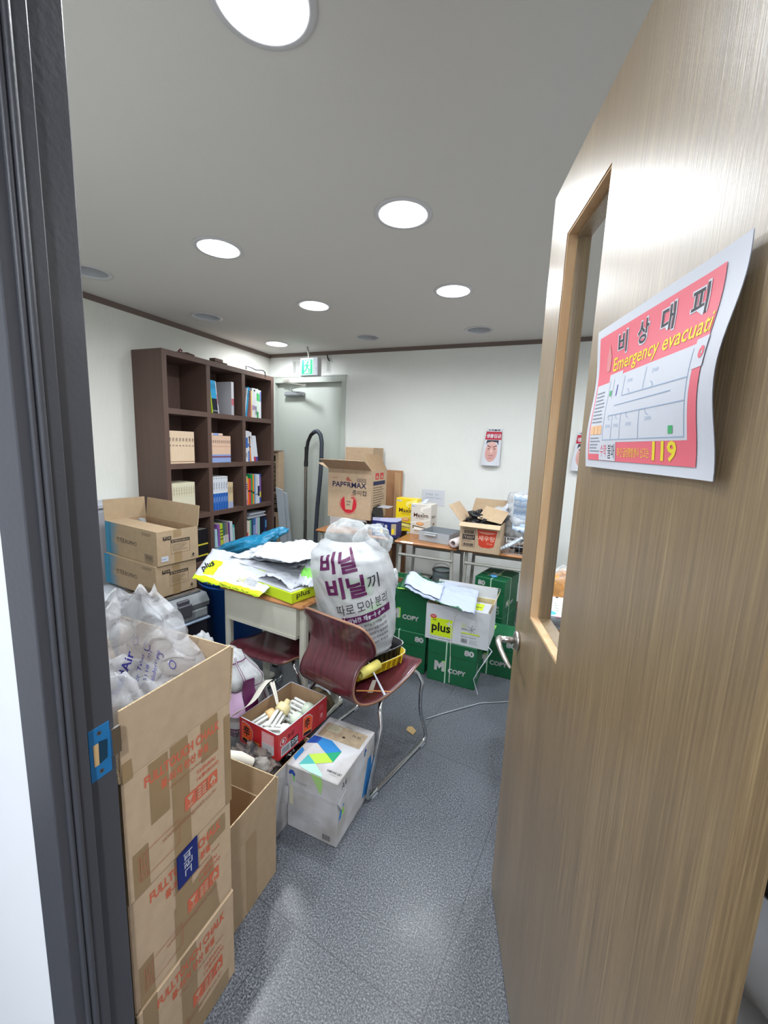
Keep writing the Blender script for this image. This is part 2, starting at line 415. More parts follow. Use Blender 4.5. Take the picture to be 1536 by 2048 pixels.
def tag(o, label=None, cat=None, group=None, kind=None):
    if label: o['label'] = label
    if cat: o['category'] = cat
    if group: o['group'] = group
    if kind: o['kind'] = kind
    return o
def thing(name, label, cat, loc=(0, 0, 0), rz=0.0, group=None, rot=None):
    o = bpy.data.objects.new(name, None); COL.objects.link(o); o.location = loc; o.rotation_euler = rot if rot else (0, 0, rz)
    o.empty_display_size = .05
    return tag(o, label, cat, group)
def struct(name, mb, **k):
    o = mb.build(name, **k); o['kind'] = 'structure'; return o
def dup(root, loc, rz=None, label=None, group=None):
    r = root.copy(); COL.objects.link(r); r.location = loc
    if rz is not None: r.rotation_euler = (0, 0, rz)
    if label: r['label'] = label
    if group: r['group'] = group
    for ch in list(root.children):
        c = ch.copy(); COL.objects.link(c); c.parent = r
        for g in list(ch.children):
            d = g.copy(); COL.objects.link(d); d.parent = c
    return r
def flap(parent, a, b, d, L, mt, mi, name='flap', t=.004, skew=.0):
    """card flap hinged on edge a-b, pointing along d"""
    a = Vector(a); b = Vector(b); d = Vector(d).normalized() * L; e = (b - a).normalized() * skew
    mb = MB(); mb.slab([a, b, b + d - e, a + d + e], t, mt, mi, M_cardedge)
    return mb.build(name, parent)

# ------------------------------------------------------------------ the setting
YH = 0.334                                   # hall face of the front wall
mb = MB(); mb.box(XL - .1, -1.7, -.05, XR + .1, YB + .1, 0, M_floor); struct('floor', mb)
LX = [-2.59, -1.63, -0.67, 0.29, 1.25]; LY = [-9, 0.842, 1.708, 2.573, 3.438]
HOLES = [(x, y) for x in LX for y in LY if y > 0] + [(0.29, -0.89), (-1.05, -0.55)]  # last one is an added lamp, out of view, to brighten the hall wall
RO = .098
def ceiling():
    mb = MB(); hs = {(round(x, 3), round(y, 3)) for x, y in HOLES}
    xs = sorted({XL - .05, XR + .05} | {round(h[0] + d, 4) for h in HOLES for d in (-.13, .13)})
    ys = sorted({-1.7, YB + .05} | {round(h[1] + d, 4) for h in HOLES for d in (-.13, .13)})
    for i in range(len(xs) - 1):
        for j in range(len(ys) - 1):
            x0, x1, y0, y1 = xs[i], xs[i + 1], ys[j], ys[j + 1]; c = (round((x0 + x1) / 2, 3), round((y0 + y1) / 2, 3))
            if c in hs:
                n = 32; vs = []
                for k in range(n):
                    a = 2 * PI * k / n + PI / n; ca, sa = math.cos(a), math.sin(a); q = .13 / max(abs(ca), abs(sa))
                    vs += [(c[0] + ca * RO, c[1] + sa * RO, CEIL), (c[0] + ca * q, c[1] + sa * q, CEIL)]
                mb.add(vs, [(2 * k, 2 * ((k + 1) % n), 2 * ((k + 1) % n) + 1, 2 * k + 1) for k in range(n)], M_ceil)
                for sx in (-1, 1):
                    for sy in (-1, 1):
                        k0 = [k for k in range(n)]
                        best = sorted(k0, key=lambda k: (vs[2 * k + 1][0] - (c[0] + sx * .13)) ** 2 + (vs[2 * k + 1][1] - (c[1] + sy * .13)) ** 2)[:2]
                        mb.add([vs[2 * best[0] + 1], vs[2 * best[1] + 1], (c[0] + sx * .13, c[1] + sy * .13, CEIL)], [(0, 1, 2)], M_ceil)
            else:
                mb.add([(x0, y0, CEIL), (x0, y1, CEIL), (x1, y1, CEIL), (x1, y0, CEIL)], [(0, 1, 2, 3)], M_ceil)
    mb.box(XL - .1, -1.75, CEIL + .16, XR + .1, YB + .1, CEIL + .2, M_ceil)
    struct('ceiling', mb)
ceiling()
mb = MB(); mb.box(XL - .1, YH, 0, XL, YB, CEIL + .16, M_wallL); struct('wall_left', mb)
mb = MB(); mb.box(XR, YH, 0, XR + .1, YB, CEIL + .16, M_wall); struct('wall_right', mb)
DX0, DX1, DZ = -2.965, -2.05, 2.125
mb = MB(); mb.box(DX1, YB, 0, XR + .1, YB + .1, CEIL + .16, M_wall); mb.box(XL - .1, YB, 0, DX0, YB + .1, CEIL + .16, M_wall)
mb.box(DX0, YB, DZ, DX1, YB + .1, CEIL + .16, M_wall); struct('wall_back', mb)
JX0, JX1, JZ = -.70, .27, 2.12
mb = MB()
for y0, y1, m_ in ((YH, .38, M_hall), (.38, YF, M_wall)):
    mb.box(XL - .1, y0, 0, JX0, y1, CEIL + .16, m_); mb.box(JX1, y0, 0, XR + .1, y1, CEIL + .16, m_); mb.box(JX0, y0, JZ, JX1, y1, CEIL + .16, m_)
struct('wall_front', mb)
mb = MB(); mb.box(XL - .1, -1.75, 0, XR + .1, -1.65, CEIL + .16, M_hall); struct('wall_hall', mb)
mb = MB(); mb.box(-1.9, -1.65, 0, -1.8, YH, CEIL, M_hall); struct('wall_hall_left', mb)
mb = MB(); mb.box(1.5, -1.65, 0, 1.6, YH, CEIL, M_hall); struct('wall_hall_right', mb)
mb = MB(); mb.box(XL, YF, CEIL - .036, XL + .018, YB, CEIL, M_trim); struct('trim_1', mb)
mb = MB(); mb.box(XL + .018, YB - .018, CEIL - .032, XR, YB, CEIL, M_trim); struct('trim_2', mb)
mb = MB(); mb.box(DX1 + .02, YB - .012, 0, XR, YB, .08, M_trim); struct('baseboard_back', mb)
mb = MB(); mb.box(XL, YF, 0, XL + .012, YB - .012, .08, M_trim); struct('baseboard_left', mb)

# front door frame (steel, with rebate and gasket)
def prism(mb, pts, z0, z1, m_):
    n = len(pts); vs = [(x, y, z0) for x, y in pts] + [(x, y, z1) for x, y in pts]
    mb.add(vs, [tuple(range(n))[::-1], tuple(range(n, 2 * n))] + [(i, (i + 1) % n, n + (i + 1) % n, n + i) for i in range(n)], m_)
mb = MB()
PL = [(-.719, .322), (-.655, .322), (-.655, .378), (-.670, .378), (-.670, .430), (-.735, .430), (-.735, .426), (-.699, .426), (-.699, .333), (-.719, .333)]
prism(mb, PL, 0, 2.16, M_frame)
PR = [(-.433 - x, y) for x, y in PL]
prism(mb, PR, 0, 2.16, M_frame)
mb.box(-.655, .322, 2.093, .222, .378, 2.16, M_frame); mb.box(-.67, .378, 2.105, .237, .43, 2.16, M_frame)
fr = struct('trim_3', mb, bevel=.002)
mb = MB()
mb.box(-.657, .3365, 0, -.6535, .3600, 2.09, M_framed)
mb.tube([(-.653, .341, .0), (-.653, .341, 2.09)], .0042, M_frame); mb.tube([(-.653, .352, .0), (-.653, .352, 2.09)], .0055, M_frame)
tag(mb.build('door_gasket', fr), 'rubber gasket strip')
mb = MB()
F = Face(mb, (-.6695, .386, .868), (0, 1, 0), (0, 0, 1))
mb.box(-.670, .386, .868, -.6685, .421, .962, M_blue)
F.o.x = -.6685
F.rect(.006, .026, .010, .040, flat('#c9a878')); F.poly([(.014, .026), (.028, .030), (.030, .064), (.015, .068)], flat('#15394f'))
F.k = .0006
for z in (.012, .083): F.ell(.017, z, .0036, .0036, M_steel); F.ell(.017, z, .0016, .0016, M_black)
mb.box(-.6685, .421, .895, -.664, .437, .945, M_steel)
tag(mb.build('strike_plate', fr), 'blue strike plate with latch slot')

# open entrance leaf
leaf = thing('door_1', None, None, (.17, .411, 0), math.atan2(.961, -.277)); leaf['kind'] = 'structure'
LW, W0, W1, WZ0, WZ1, TH = .868, .484, .725, 1.015, 1.94, .037
mb = MB()
mb.box(0, -TH, .01, W0, 0, 2.087, M_door); mb.box(W1, -TH, .01, LW, 0, 2.087, M_door)
mb.box(W0, -TH, .01, W1, 0, WZ0, M_door); mb.box(W0, -TH, WZ1, W1, 0, 2.087, M_door)
mb.build('door_panel', leaf)
M_raw = mat('raw_pine', '#cbad88', 0.7, var=0.2, vscale=5, stretch=(4, 4, 1), col2='#bd9870')
mb = MB(); t = .004; yb = -.021
for a in ((W0, WZ0, W0 + t, WZ1), (W1 - t, WZ0, W1, WZ1), (W0 + t, WZ0, W1 - t, WZ0 + t), (W0 + t, WZ1 - t, W1 - t, WZ1)):
    mb.box(a[0], yb, a[1], a[2], -.002, a[3], M_raw)
tag(mb.build('window_lining', leaf), 'bare pale wood lining of the glassless window opening')
mb = MB(); t = .013
for a in ((W0, WZ0, W0 + t, WZ1), (W1 - t, WZ0, W1, WZ1), (W0 + t, WZ0, W1 - t, WZ0 + .005), (W0 + t, WZ1 - t, W1 - t, WZ1)):
    mb.box(a[0], -.050, a[1], a[2], yb, a[3], M_door)
mb.build('window_moulding', leaf)
hd = MB(); Th = Matrix.Translation((.818, 0, .905)) @ Matrix.Rotation(-PI / 2, 4, 'X')
hd.lathe([(0, 0), (.027, 0), (.027, .007), (.024, .010), (.012, .011), (.0, .011)], M_steel, T=Th)
rose = hd.build('handle_rose', leaf)
hd = MB(); hd.lathe([(0, .009), (.0095, .009), (.0095, .055), (.0, .055)], M_steel, T=Th, n=20)
pts = [(.824, .050, .906), (.812, .056, .907), (.79, .060, .905), (.76, .058, .900), (.735, .053, .893), (.715, .046, .884), (.705, .040, .878)]
hd.tube(pts, [.008, .0095, .0085, .0075, .007, .006, .004], M_steel, n=14)
hd.build('lever_handle', rose)
mb = MB()
mb.tube([(LW - .02, -.0, .9), (LW - .021, -.0, .9)], .001, M_steel)
hd = MB(); hd.lathe([(0, -.037), (.027, -.037), (.027, -.044), (0, -.047)], M_steel, T=Matrix.Translation((.818, 0, .905)) @ Matrix.Rotation(-PI / 2, 4, 'X'))
hd.tube([(.818, -.045, .905), (.818, -.095, .905), (.80, -.10, .905), (.72, -.098, .895)], .0075, M_steel, n=12)
hd.build('lever_handle', leaf)
for z in (.22, 1.86):
    h = MB(); h.tube([(-.004, -TH - .004, z - .045), (-.004, -TH - .004, z + .045)], .006, M_steel, n=12); h.box(-.0006, -TH, z - .045, 0, -TH + .03, z + .045, M_steel)
    h.build('hinge', leaf)

# back door: frame, leaf, closer
d2 = thing('door_2', None, None, (0, 0, 0)); d2['kind'] = 'structure'
mb = MB(); y0 = YB - .012
mb.box(DX1 - .045, y0, 0, DX1, YB + .09, DZ, M_vdoor); mb.box(DX0, y0, 0, DX0 + .05, YB + .09, DZ, M_vdoor)
mb.box(DX0 + .05, y0, DZ - .055, DX1 - .045, YB + .09, DZ, M_vdoor)
mb.box(DX0 - .01, y0 - .004, DZ, DX1 + .006, y0 + .012, DZ + .012, M_vdoor)
mb.build('door_frame', d2)
mb = MB(); mb.box(DX0 + .05, YB + .045, .005, DX1 - .045, YB + .085, DZ - .055, M_vdoor); mb.build('door_panel', d2)
mb = MB(); T = Matrix.Translation((-2.70, YB + .02, 1.955))
mb.box(-2.80, YB - .02, 1.932, -2.59, YB + .045, 1.978, mat('closer_silver', '#a9adb3', .35, metal=.6), bev=.012)
mb.box(-2.59, YB - .015, 1.937, -2.565, YB + .04, 1.975, M_grey2, bev=.004)
cl = mb.build('door_closer', d2)
mb = MB(); mb.tube([(-2.70, YB - .005, 1.98), (-2.69, YB - .03, 2.005), (-2.45, YB - .13, 2.015)], .006, M_steel); mb.tube([(-2.45, YB - .13, 2.02), (-2.78, YB - .02, 2.075)], .0075, M_steel)
mb.tube([(-2.45, YB - .13, 2.005), (-2.45, YB - .13, 2.035)], .011, M_steel)
mb.box(-2.80, YB - .03, 2.07, -2.73, YB - .012, 2.10, M_steel); mb.build('closer_arm', cl)

# downlights
lit = {(1, 2), (2, 2), (1, 3), (2, 3), (0, 4), (2, 1), (1, 1), (3, 2), (3, 3)}  # those behind the leaf are unseen, added lit for the room's light
M_refl = mat('reflector_grey', '#b4b7bd', 0.4, metal=.0)
M_ringw = mat('light_ring_white', '#c2c2c5', 0.4)
M_lit = mat('lamp_lit', '#ffffff', 0.5, emit='#eef8ff', estr=14)
M_unl = mat('lamp_unlit', '#7d8088', 0.35)
words = {0: 'left', 1: 'second', 2: 'third'}
LLAB = {(2, 1): 'large bright round downlight cut off by the top of the photo', (1, 2): 'bright round downlight between the dark steel frame and the brightest middle downlight',
        (2, 2): 'bright round downlight right of the ceiling centre, nearest fully visible one', (1, 3): 'lit round downlight above the walnut bookcase, in front of the exit sign',
        (2, 3): 'lit round downlight on the right, closest to the open door leaf', (0, 4): 'small lit downlight in the far corner beside the exit sign',
        (0, 2): 'unlit grey downlight at the left, half hidden by the steel frame', (0, 3): 'unlit downlight with white ring above the walnut bookcase',
        (1, 4): 'unlit downlight near the back wall, right of the exit sign', (2, 4): 'unlit downlight near the back wall close to the door leaf'}
for x, y in HOLES:
    i = min(range(5), key=lambda k: abs(LX[k] - x)); j = min(range(5), key=lambda k: abs(LY[k] - y))
    hall = y < -.5; on = (i, j) in lit or hall
    if i == 4: on = j in (2, 3)
    lab = 'unseen ceiling downlight in the hallway behind the viewer' if hall else LLAB.get((i, j), 'round ceiling downlight hidden behind the open door leaf or steel frame')
    r = thing('ceiling_downlight', lab, 'ceiling light', (x, y, CEIL), group='round recessed downlights')
    a = MB(); a.lathe([(RO + .018, -.0005), (RO + .016, -.004), (RO - .004, -.005), (RO - .006, -.001), (RO - .008, .004)], M_ringw, n=40); a.build('trim_ring', r)
    a = MB(); a.lathe([(RO - .007, .003), (RO - .016, .05), (RO - .035, .10), (.0, .105)], M_refl, n=32); rf = a.build('reflector', r)
    a = MB()
    if on: a.lathe([(.0, .028), (RO - .011, .028)], M_lit, n=32)
    else: a.tube([(-.04, -.02, .07), (.045, -.02, .07)], .014, M_unl); a.tube([(-.04, .02, .07), (.045, .02, .07)], .014, M_unl)
    a.build('bulb', rf)
    if on:
        ld = bpy.data.lights.new('downlight_lamp', 'AREA'); ld.shape = 'DISK'; ld.size = .15; ld.energy = (HALL_W if x > 0 else HALL_W * .14) if hall else LAMP_W; ld.color = LAMP_COL
        lo = bpy.data.objects.new('downlight_lamp', ld); COL.objects.link(lo); lo.location = (x, y, CEIL + .012)

# exit sign
r = thing('exit_sign', 'lit green and white running-man exit sign hanging above the back door', 'exit sign', (-2.31, 3.60, 2.17), math.radians(-4))
M_sg = mat('exit_green', '#0fae6a', .4, emit='#06c878', estr=.6); M_sw = mat('exit_white', '#9fc4b4', .4, emit='#b8ffe0', estr=.32)
mb = MB(); mb.box(-.108, -.03, -.085, .108, .03, .085, M_ringw, bev=.006); mb.build('sign_case', r)
mb = MB(); F = Face(mb, (-.098, -.0305, -.077), (1, 0, 0), (0, 0, 1)); F.rect(0, 0, .15, .154, M_sw); F.rect(.012, .010, .126, .134, M_sg)
F.rect(.04, .016, .074, .122, M_sw)
F.ell(.083, .118, .011, .012, M_sg); F.poly([(.062, .104), (.083, .106), (.086, .066), (.064, .064)], M_sg)
F.poly([(.06, .104), (.04, .088), (.046, .082), (.066, .094)], M_sg); F.poly([(.083, .1), (.104, .09), (.102, .082), (.082, .09)], M_sg)
F.poly([(.064, .066), (.05, .044), (.03, .04), (.032, .032), (.056, .034), (.076, .06)], M_sg); F.poly([(.074, .068), (.096, .05), (.092, .022), (.101, .022), (.108, .054), (.086, .07)], M_sg)
mb.build('sign_face', r)
mb = MB(); F = Face(mb, (.052, -.0305, -.08), (1, 0, 0), (0, 0, 1)); F.rect(.004, 0, .044, .16, M_white); F.ell(.03, .065, .004, .004, M_black); F.ell(.03, .045, .003, .003, M_black); mb.build('control_strip', r)
mb = MB(); mb.tube([(-.02, 0, .085), (-.045, .0, .196)], .009, M_gmetal); mb.build('hanging_stem', r)
mb = MB(); F = Face(mb, (-2.70, YB - .0006, 2.155), (1, 0, 0), (0, 0, 1))
F.rect(0, 0, .47, .155, flat('#cfd0cd', .8)); F.rect(.012, .01, .035, .12, flat('#a3a49f', .8)); F.rect(.05, .01, .13, .12, flat('#b4b6b3', .8)); F.rect(.42, .02, .035, .13, flat('#b4b6b3', .8))
mb.tube([(-2.27, YB - .01, 2.33), (-2.25, YB - .03, 2.29), (-2.235, YB - .02, 2.27)], .006, M_black)
tag(mb.build('torn_wallpaper_patch'), 'bare plaster patch in the wallpaper behind the exit sign', 'wall patch')

# ------------------------------------------------------------------ evacuation poster taped to the leaf
def poster_fn(W, H, curl):
    def P(x, y, k):
        a = x / W; b = y / H
        off = .009 + curl * (max(0, a - .82) / .18) ** 1.5 * (.35 + .8 * math.sin(PI * (1 - b) * .9)) - .004 * math.sin(b * 7.5 + 1.3) * (.3 + a) + .003 * (1 - a) * math.sin(b * 8)
        return Vector((-x, off + .0012 + k, y))
    return P
mb = MB(); W, H = .337, .222; fn = poster_fn(W, H, .007)
mb.grid(lambda u, v: fn(u * W, v * H, -.0004), 30, 24, M_poster)
F = Face(mb, (0, 0, 0), (-1, 0, 0), (0, 0, 1), fn=fn)
m, mt_, mr, mbm = .013, .014, .032, .012
F.rect(m, mbm, W - m - mr, H - mbm - mt_ , M_pink)
dk = flat('#3b3a3f'); ye = flat('#e8d23c'); bl = flat('#9fb2cc'); gt = flat('#8d93a0')
F.rect(m + .004, .022, .056, .110, M_poster)                            # text column
F.rect(m + .050, .040, W - m - mr - .068, .098, M_poster)              # plan
F.rect(m + .050, .132, .045, .011, M_poster)
F.rect(W - mr - .022, .112, .024, .030, M_poster)
F.st = 0
for i, ch in enumerate('비상대피'): F.text(ch, m + .066 + i * .058, .167, .032, .034, M_poster, .045)
F.k += .0001
for i, ch in enumerate('비상대피'):
    F.text(ch, m + .068 + i * .058, .169, .028, .030, dk, .018)
F.text('Emergency evacuati', m + .058, .140, W - m - mr - .060, .026, ye, .01)
F.rect(m + .046, .0125, .058, .028, M_poster); F.k += .0001
F.text('수학', m + .051, .018, .023, .019, flat('#d0475a'), .0); F.text('불패', m + .078, .0155, .023, .022, dk, .0)
F.text('화·긴·급상황발생시 신고는', m + .110, .019, .088, .013, ye); F.text('119', m + .205, .016, .050, .024, ye, .03)
F.lines(m + .008, .070, .040, .052, 9, gt, .35, 3); F.lines(m + .008, .024, .040, .026, 5, gt, .35, 5)
for i in range(3): F.rect(m + .008 + i * .0145, .053, .0135, .014, flat('#e8bb92'))
F.k += .0001; pt = .0011; x0, x1, y0, y1 = m + .056, W - mr - .024, .044, .134
for a in ((x0, y0, x1, y0), (x0, y0, x0, y1), (x1, y0, x1, y1), (x0 + .014, y0 + .036, x1, y0 + .038), (x0 + .05, y0 + .062, x1, y0 + .062),
          (x0 + .03, y0, x0 + .03, y0 + .037), (x0 + .058, y0, x0 + .058, y0 + .037), (x0 + .112, y0, x0 + .112, y0 + .037),
          (x0 + .05, y0 + .062, x0 + .05, y1), (x0 + .112, y0 + .062, x0 + .112, y1), (x0 + .014, y0 + .062, x0 + .014, y1), (x0 + .03, y0 + .05, x1 - .03, y0 + .052)):
    F.line(*a, pt, bl)
for x in (.022, .048, .082, .135): F.ring(x0 + x, y0 + .037, .007, .008, bl, PI, 1.5 * PI, 8)
for x in (.065, .13): F.ring(x0 + x, y0 + .062, .007, .008, bl, 0, .5 * PI, 8)
for x, y in ((.008, .018), (.036, .018), (.076, .018), (.128, .022), (.06, .078), (.128, .08)): F.text('강의실', x0 + x, y0 + y, .016, .005, bl)
F.rect(x1 - .03, y0 + .004, .009, .009, flat('#4fae72')); F.rect(x0 + .004, y0 + .066, .007, .008, flat('#4fae72')); F.poly([(x0 + .028, y0 + .064), (x0 + .031, y0 + .064), (x0 + .031, y0 + .08), (x0 + .028, y0 + .08)], flat('#6d6bb8'))
F.ring(W - mr - .006, .127, .002, .006, flat('#e06a78'))
F.poly([(m + .034, .150), (m + .046, .150), (m + .048, .170), (m + .040, .192), (m + .032, .170)], flat('#d98d90'))
mb.grid(lambda u, v: fn((1 - u) * W, v * H, -.0012), 30, 24, M_poster)
po = mb.build('evacuation_poster', None)
po.parent = None
po.matrix_world = Matrix.Translation((.17, .411, 0)) @ Matrix.Rotation(math.atan2(.961, -.277), 4, 'Z') @ Matrix.Translation((.419, .0006, 1.425))
tag(po, 'curled pink and white evacuation plan poster taped to the open wooden door', 'poster')

# ------------------------------------------------------------------ bookcase
BX1 = -2.684; BX0 = XL + .002; BY0, BY1 = 2.236, 3.512; BT = .04; BZ = 2.073
cas = thing('bookcase', 'tall walnut bookcase of square cells standing against the left wall', 'bookcase', (XL, BY0, 0))
def loc(mb_, name, par): 
    off = par.location; mb_.v = [(a - off.x, b - off.y, c - off.z) for a, b, c in mb_.v]; return mb_.build(name, par)
for y in (BY0, BY1 - BT):
    mb = MB(); mb.box(BX0, y, 0, BX1, y + BT, BZ, M_shelf); loc(mb, 'side_panel', cas)
zs = [.0075 + .4131 * k for k in range(6)]
for k, z in enumerate(zs):
    mb = MB(); mb.box(BX0, BY0 + BT, max(z - BT, 0), BX1 - (.001 if k not in (0, 5) else 0), BY1 - BT, max(z, BT), M_shelf); loc(mb, 'shelf_board', cas)
for c in (1, 2):
    for k in range(5):
        y = BY0 + .412 * c; mb = MB(); mb.box(BX0, y, max(zs[k], BT), BX1 - .002, y + BT, zs[k + 1] - BT, M_shelf); loc(mb, 'divider', cas)
mb = MB(); mb.box(BX0, BY0 + BT, .01, BX0 + .008, BY1 - BT, BZ - .01, M_shelf); loc(mb, 'back_panel', cas)

M_page = mat('book_pages', '#d8d4c8', .8)
def book(y, z, th, h, dep, cover, bands=(), tilt=0.0, label='', group=None, marks=None, x=BX1 - .02, yaw=0.0, name='book'):
    """upright book, spine towards +x; y = position of its near bottom edge"""
    mb = MB(); c = .0015
    cm = flat(cover, .45)
    mb.box(-dep, 0, 0, 0, c, h, cm); mb.box(-dep, th - c, 0, 0, th, h, cm); mb.box(-c, c, 0, 0, th - c, h, cm)
    mb.box(-dep + .004, c, .003, -c, th - c, h - .004, M_page)
    F = Face(mb, (0, 0, 0), (0, 1, 0), (0, 0, 1))
    for (a, b, hc) in bands: F.rect(.0003, a * h, th - .0006, (b - a) * h, flat(hc, .45))
    for (a, b, hc) in (marks or ()):
        F.text('수학', th * .2, a * h, th * .6, (b - a) * h, flat(hc), .02)
    if yaw: rot = (0, 0, yaw)
    else: rot = (tilt, 0, 0)
    o = mb.build(name, None, loc=(x, y, z), rot=rot)
    return tag(o, label, 'book', group)
def cell(r, c): return BY0 + BT + .412 * c + .001, max(zs[4 - r], BT) + .0006
random.seed(3)
# row 0
y, z = cell(0, 0)
book(y, z, .004, .16, .2, '#d8d3b8', tilt=math.radians(-5) * -1 * 0, label='thin cream booklet alone in the top left cell')
y, z = cell(0, 1)
t = math.radians(7)
sh = .03
book(y + sh + .00, z, .010, .26, .2, '#b4cf2a', tilt=t, label='lime green book leaning at the left of the top middle cell')
for k in range(4): book(y + sh + .0105 + k * .0145, z, .014, .265, .2, '#1c1f2c', [(.45, 1, '#3aa5d8')], t, 'slim book with sky blue upper and black lower spine', 'blue and black slim books', [(.04, .10, '#d8dce4'), (.7, .9, '#1c5f8c')])
book(y + sh + .0695, z, .008, .262, .2, '#d9dade', [(.3, .6, '#c77f8a')], t, 'white and pink thin book leaning beside the blue and black books')
book(y + .255, z, .030, .285, .21, '#b9b9c0', [(.3, .5, '#c6737c'), (.5, 1, '#d8d8dc')], 0, 'large pale grey workbook turned with its cover to the room', yaw=math.radians(-0), x=BX1 - .02)
y, z = cell(0, 2)
book(y + .004, z, .012, .265, .2, '#c9c9ce', [], -math.radians(9), 'white book leaning right in the top right cell')
book(y + .017, z, .022, .275, .2, '#2b93c0', [(.86, .88, '#1a2a4a'), (.78, .8, '#1a2a4a'), (.7, .72, '#1a2a4a')], -math.radians(9), 'thick bright blue spiral book leaning in the top right cell')
seq = [(.009, .24, '#dd8f86', [(.5, 1, '#e8c28e')], 'pink and peach thin book beside the blue spiral book'), (.008, .245, '#e3d07c', [], 'thin yellow book in the top right cell'),
       (.022, .27, '#dcdce0', [(.25, .42, '#a98fb0')], 'white book with a mauve oval on its spine, left one'), (.022, .27, '#d6d6da', [(.28, .4, '#9c86a8'), (.9, .95, '#2a2a30')], 'white book with black bar near the top of its spine'),
       (.018, .268, '#dfe0e4', [(.1, .4, '#8d8ea0')], 'white book with dark speckled spine in the top right cell'), (.024, .27, '#d5e6d8', [(0, .22, '#2f9a4a'), (.6, .86, '#4cc06a')], 'white book with green foot and green band, left of the pair'),
       (.018, .262, '#e3ece6', [(.6, .86, '#67c97a')], 'white book with one light green band in the top right cell'), (.02, .262, '#dde0ea', [(.6, .95, '#8794cc')], 'white book with lavender top at the right end of the top shelf')]
yy = y + .095
for th, h, c, b, l in seq: book(yy, z, th, h, .2, c, b, 0, l); yy += th + .0008
# row 1
y, z = cell(1, 0)
for k in range(8): book(y + k * .0305, z, .030, .248, .17, '#dcc4a8', [(.05, .07, '#8a5f50')], 0, 'cream paperback with small black spine lettering in the left cell, second row', 'cream paperbacks', [(.66, .8, '#3b302c'), (.52, .58, '#5a463e')])
y, z = cell(1, 1)
for k in range(10): book(y + k * .0235, z, .023, .228, .17, '#e0bfa6', [(0, .3, '#8ea6d8'), (.18, .24, '#7a4a62')], 0, 'peach paperback with a blue foot in the middle cell, second row', 'peach and blue paperbacks', [(.70, .84, '#4a3838'), (.58, .62, '#c2605a')])
o = MB(); o.box(-.17, 0, 0, 0, .14, .018, flat('#e3c8b6')); o.box(-.001, .03, .0005, .0006, .09, .0175, flat('#8ea6d8')); o = o.build('book', None, loc=(BX1 - .02, y + .003, z + .2295)); tag(o, 'peach paperback lying flat on top of the upright peach row', 'book')
y, z = cell(1, 2)
book(y, z, .048, .285, .2, '#dadbe0', [(.45, .78, '#3d68b0')], 0, 'thick white book with a blue label, second row right cell', marks=[(.1, .3, '#5a6070')])
book(y + .049, z, .022, .283, .2, '#dfe1ea', [(.0, .35, '#4f78b8'), (.5, .6, '#4f78b8')], 0, 'white book with blue foot next to the thick white one')
book(y + .072, z, .020, .262, .2, '#e68a3c', [(.9, 1, '#dcdce2'), (.5, .56, '#4a3a30')], math.radians(3), 'orange book in the second row right cell')
book(y + .100, z, .03, .275, .2, '#dfe0e8', [], math.radians(7), 'wide white workbook leaning left next to the orange book')
for k, c in enumerate(('#b03048', '#b03048', '#4a3fa0', '#3b3f8c')):
    book(y + .134 + k * .015, z, .0145, .245, .2, '#dcdfe8', [(0, .18, c)], math.radians(9), ('thin white leaning book with %s foot, %s' % (('red', 'inner one') if k == 0 else ('red', 'outer one') if k == 1 else ('violet', 'inner one') if k == 2 else ('indigo', 'last of the row'))))
# row 2
y, z = cell(2, 0)
for k in range(10): book(y + k * .0235, z, .023, .262, .18, '#dcd6bc', [], 0, 'ivory volume of a uniform set in the left cell, third row', 'ivory set of volumes', [(.55, .9, '#a89c7c'), (.08, .14, '#4a4638')])
y, z = cell(2, 1)
book(y, z, .013, .29, .2, '#e39cb2', [(.9, 1, '#e2e2ea')], 0, 'pink book at the left of the third row middle cell')
for k in range(6): book(y + .0138 + k * .0292, z, .0286, .29, .2, '#dfe2ea', [(0, .5, '#2360b4')], 0, 'white volume with a royal blue lower spine, third row middle cell', 'blue and white volumes', [(.93, .97, '#2a2c34'), (.55, .85, '#8a8fa0'), (.2, .4, '#8fb4e8')])
for k in range(3): book(y + .1925 + k * .0205, z, .020, .232, .17, '#d8c09a', [(0, .25, '#a8b2d0')], 0, 'tan paperback right of the blue and white volumes', 'tan paperbacks', [(.5, .85, '#5a4a3a')])
y, z = cell(2, 2)
seq = [(.034, .275, '#d8b4c8', [(0, .2, '#d88aa0'), (.55, .58, '#33406a'), (.62, .65, '#33406a'), (.7, .73, '#33406a'), (.8, 1, '#d8ca7c')], 0, 'pink and yellow striped book at the left of the third row right cell'),
       (.018, .25, '#f08a1e', [(.5, .55, '#3a2c24')], -4, 'orange book leaning beside the scarlet one'), (.026, .25, '#e03a4c', [(.5, .55, '#5a2028')], -3, 'scarlet book in the third row right cell'),
       (.022, .29, '#1f9a5c', [(.4, .46, '#113f2a')], 0, 'green book in the third row right cell'), (.022, .29, '#e8922e', [(.35, .42, '#3a2c24')], 0, 'orange book right of the green one'),
       (.016, .285, '#5f9ac4', [], 0, 'light blue slim book in the third row right cell'), (.03, .285, '#cfd6e2', [(.3, .34, '#6a7a90')], 0, 'silvery white book in the third row right cell'),
       (.026, .285, '#dfe4ee', [(.25, .6, '#232a48')], 0, 'white book with a dark blue block in the third row'), (.022, .288, '#3b56b0', [(.2, .4, '#d8c85a'), (.4, .9, '#8a5fae')], 0, 'blue, violet and yellow book at the right end of the third row')]
yy = y + .002
for th, h, c, b, tl, l in seq: book(yy + (.02 if tl else 0) * 0, z, th, h, .2, c, b, math.radians(tl) * 0, l); yy += th + .0015
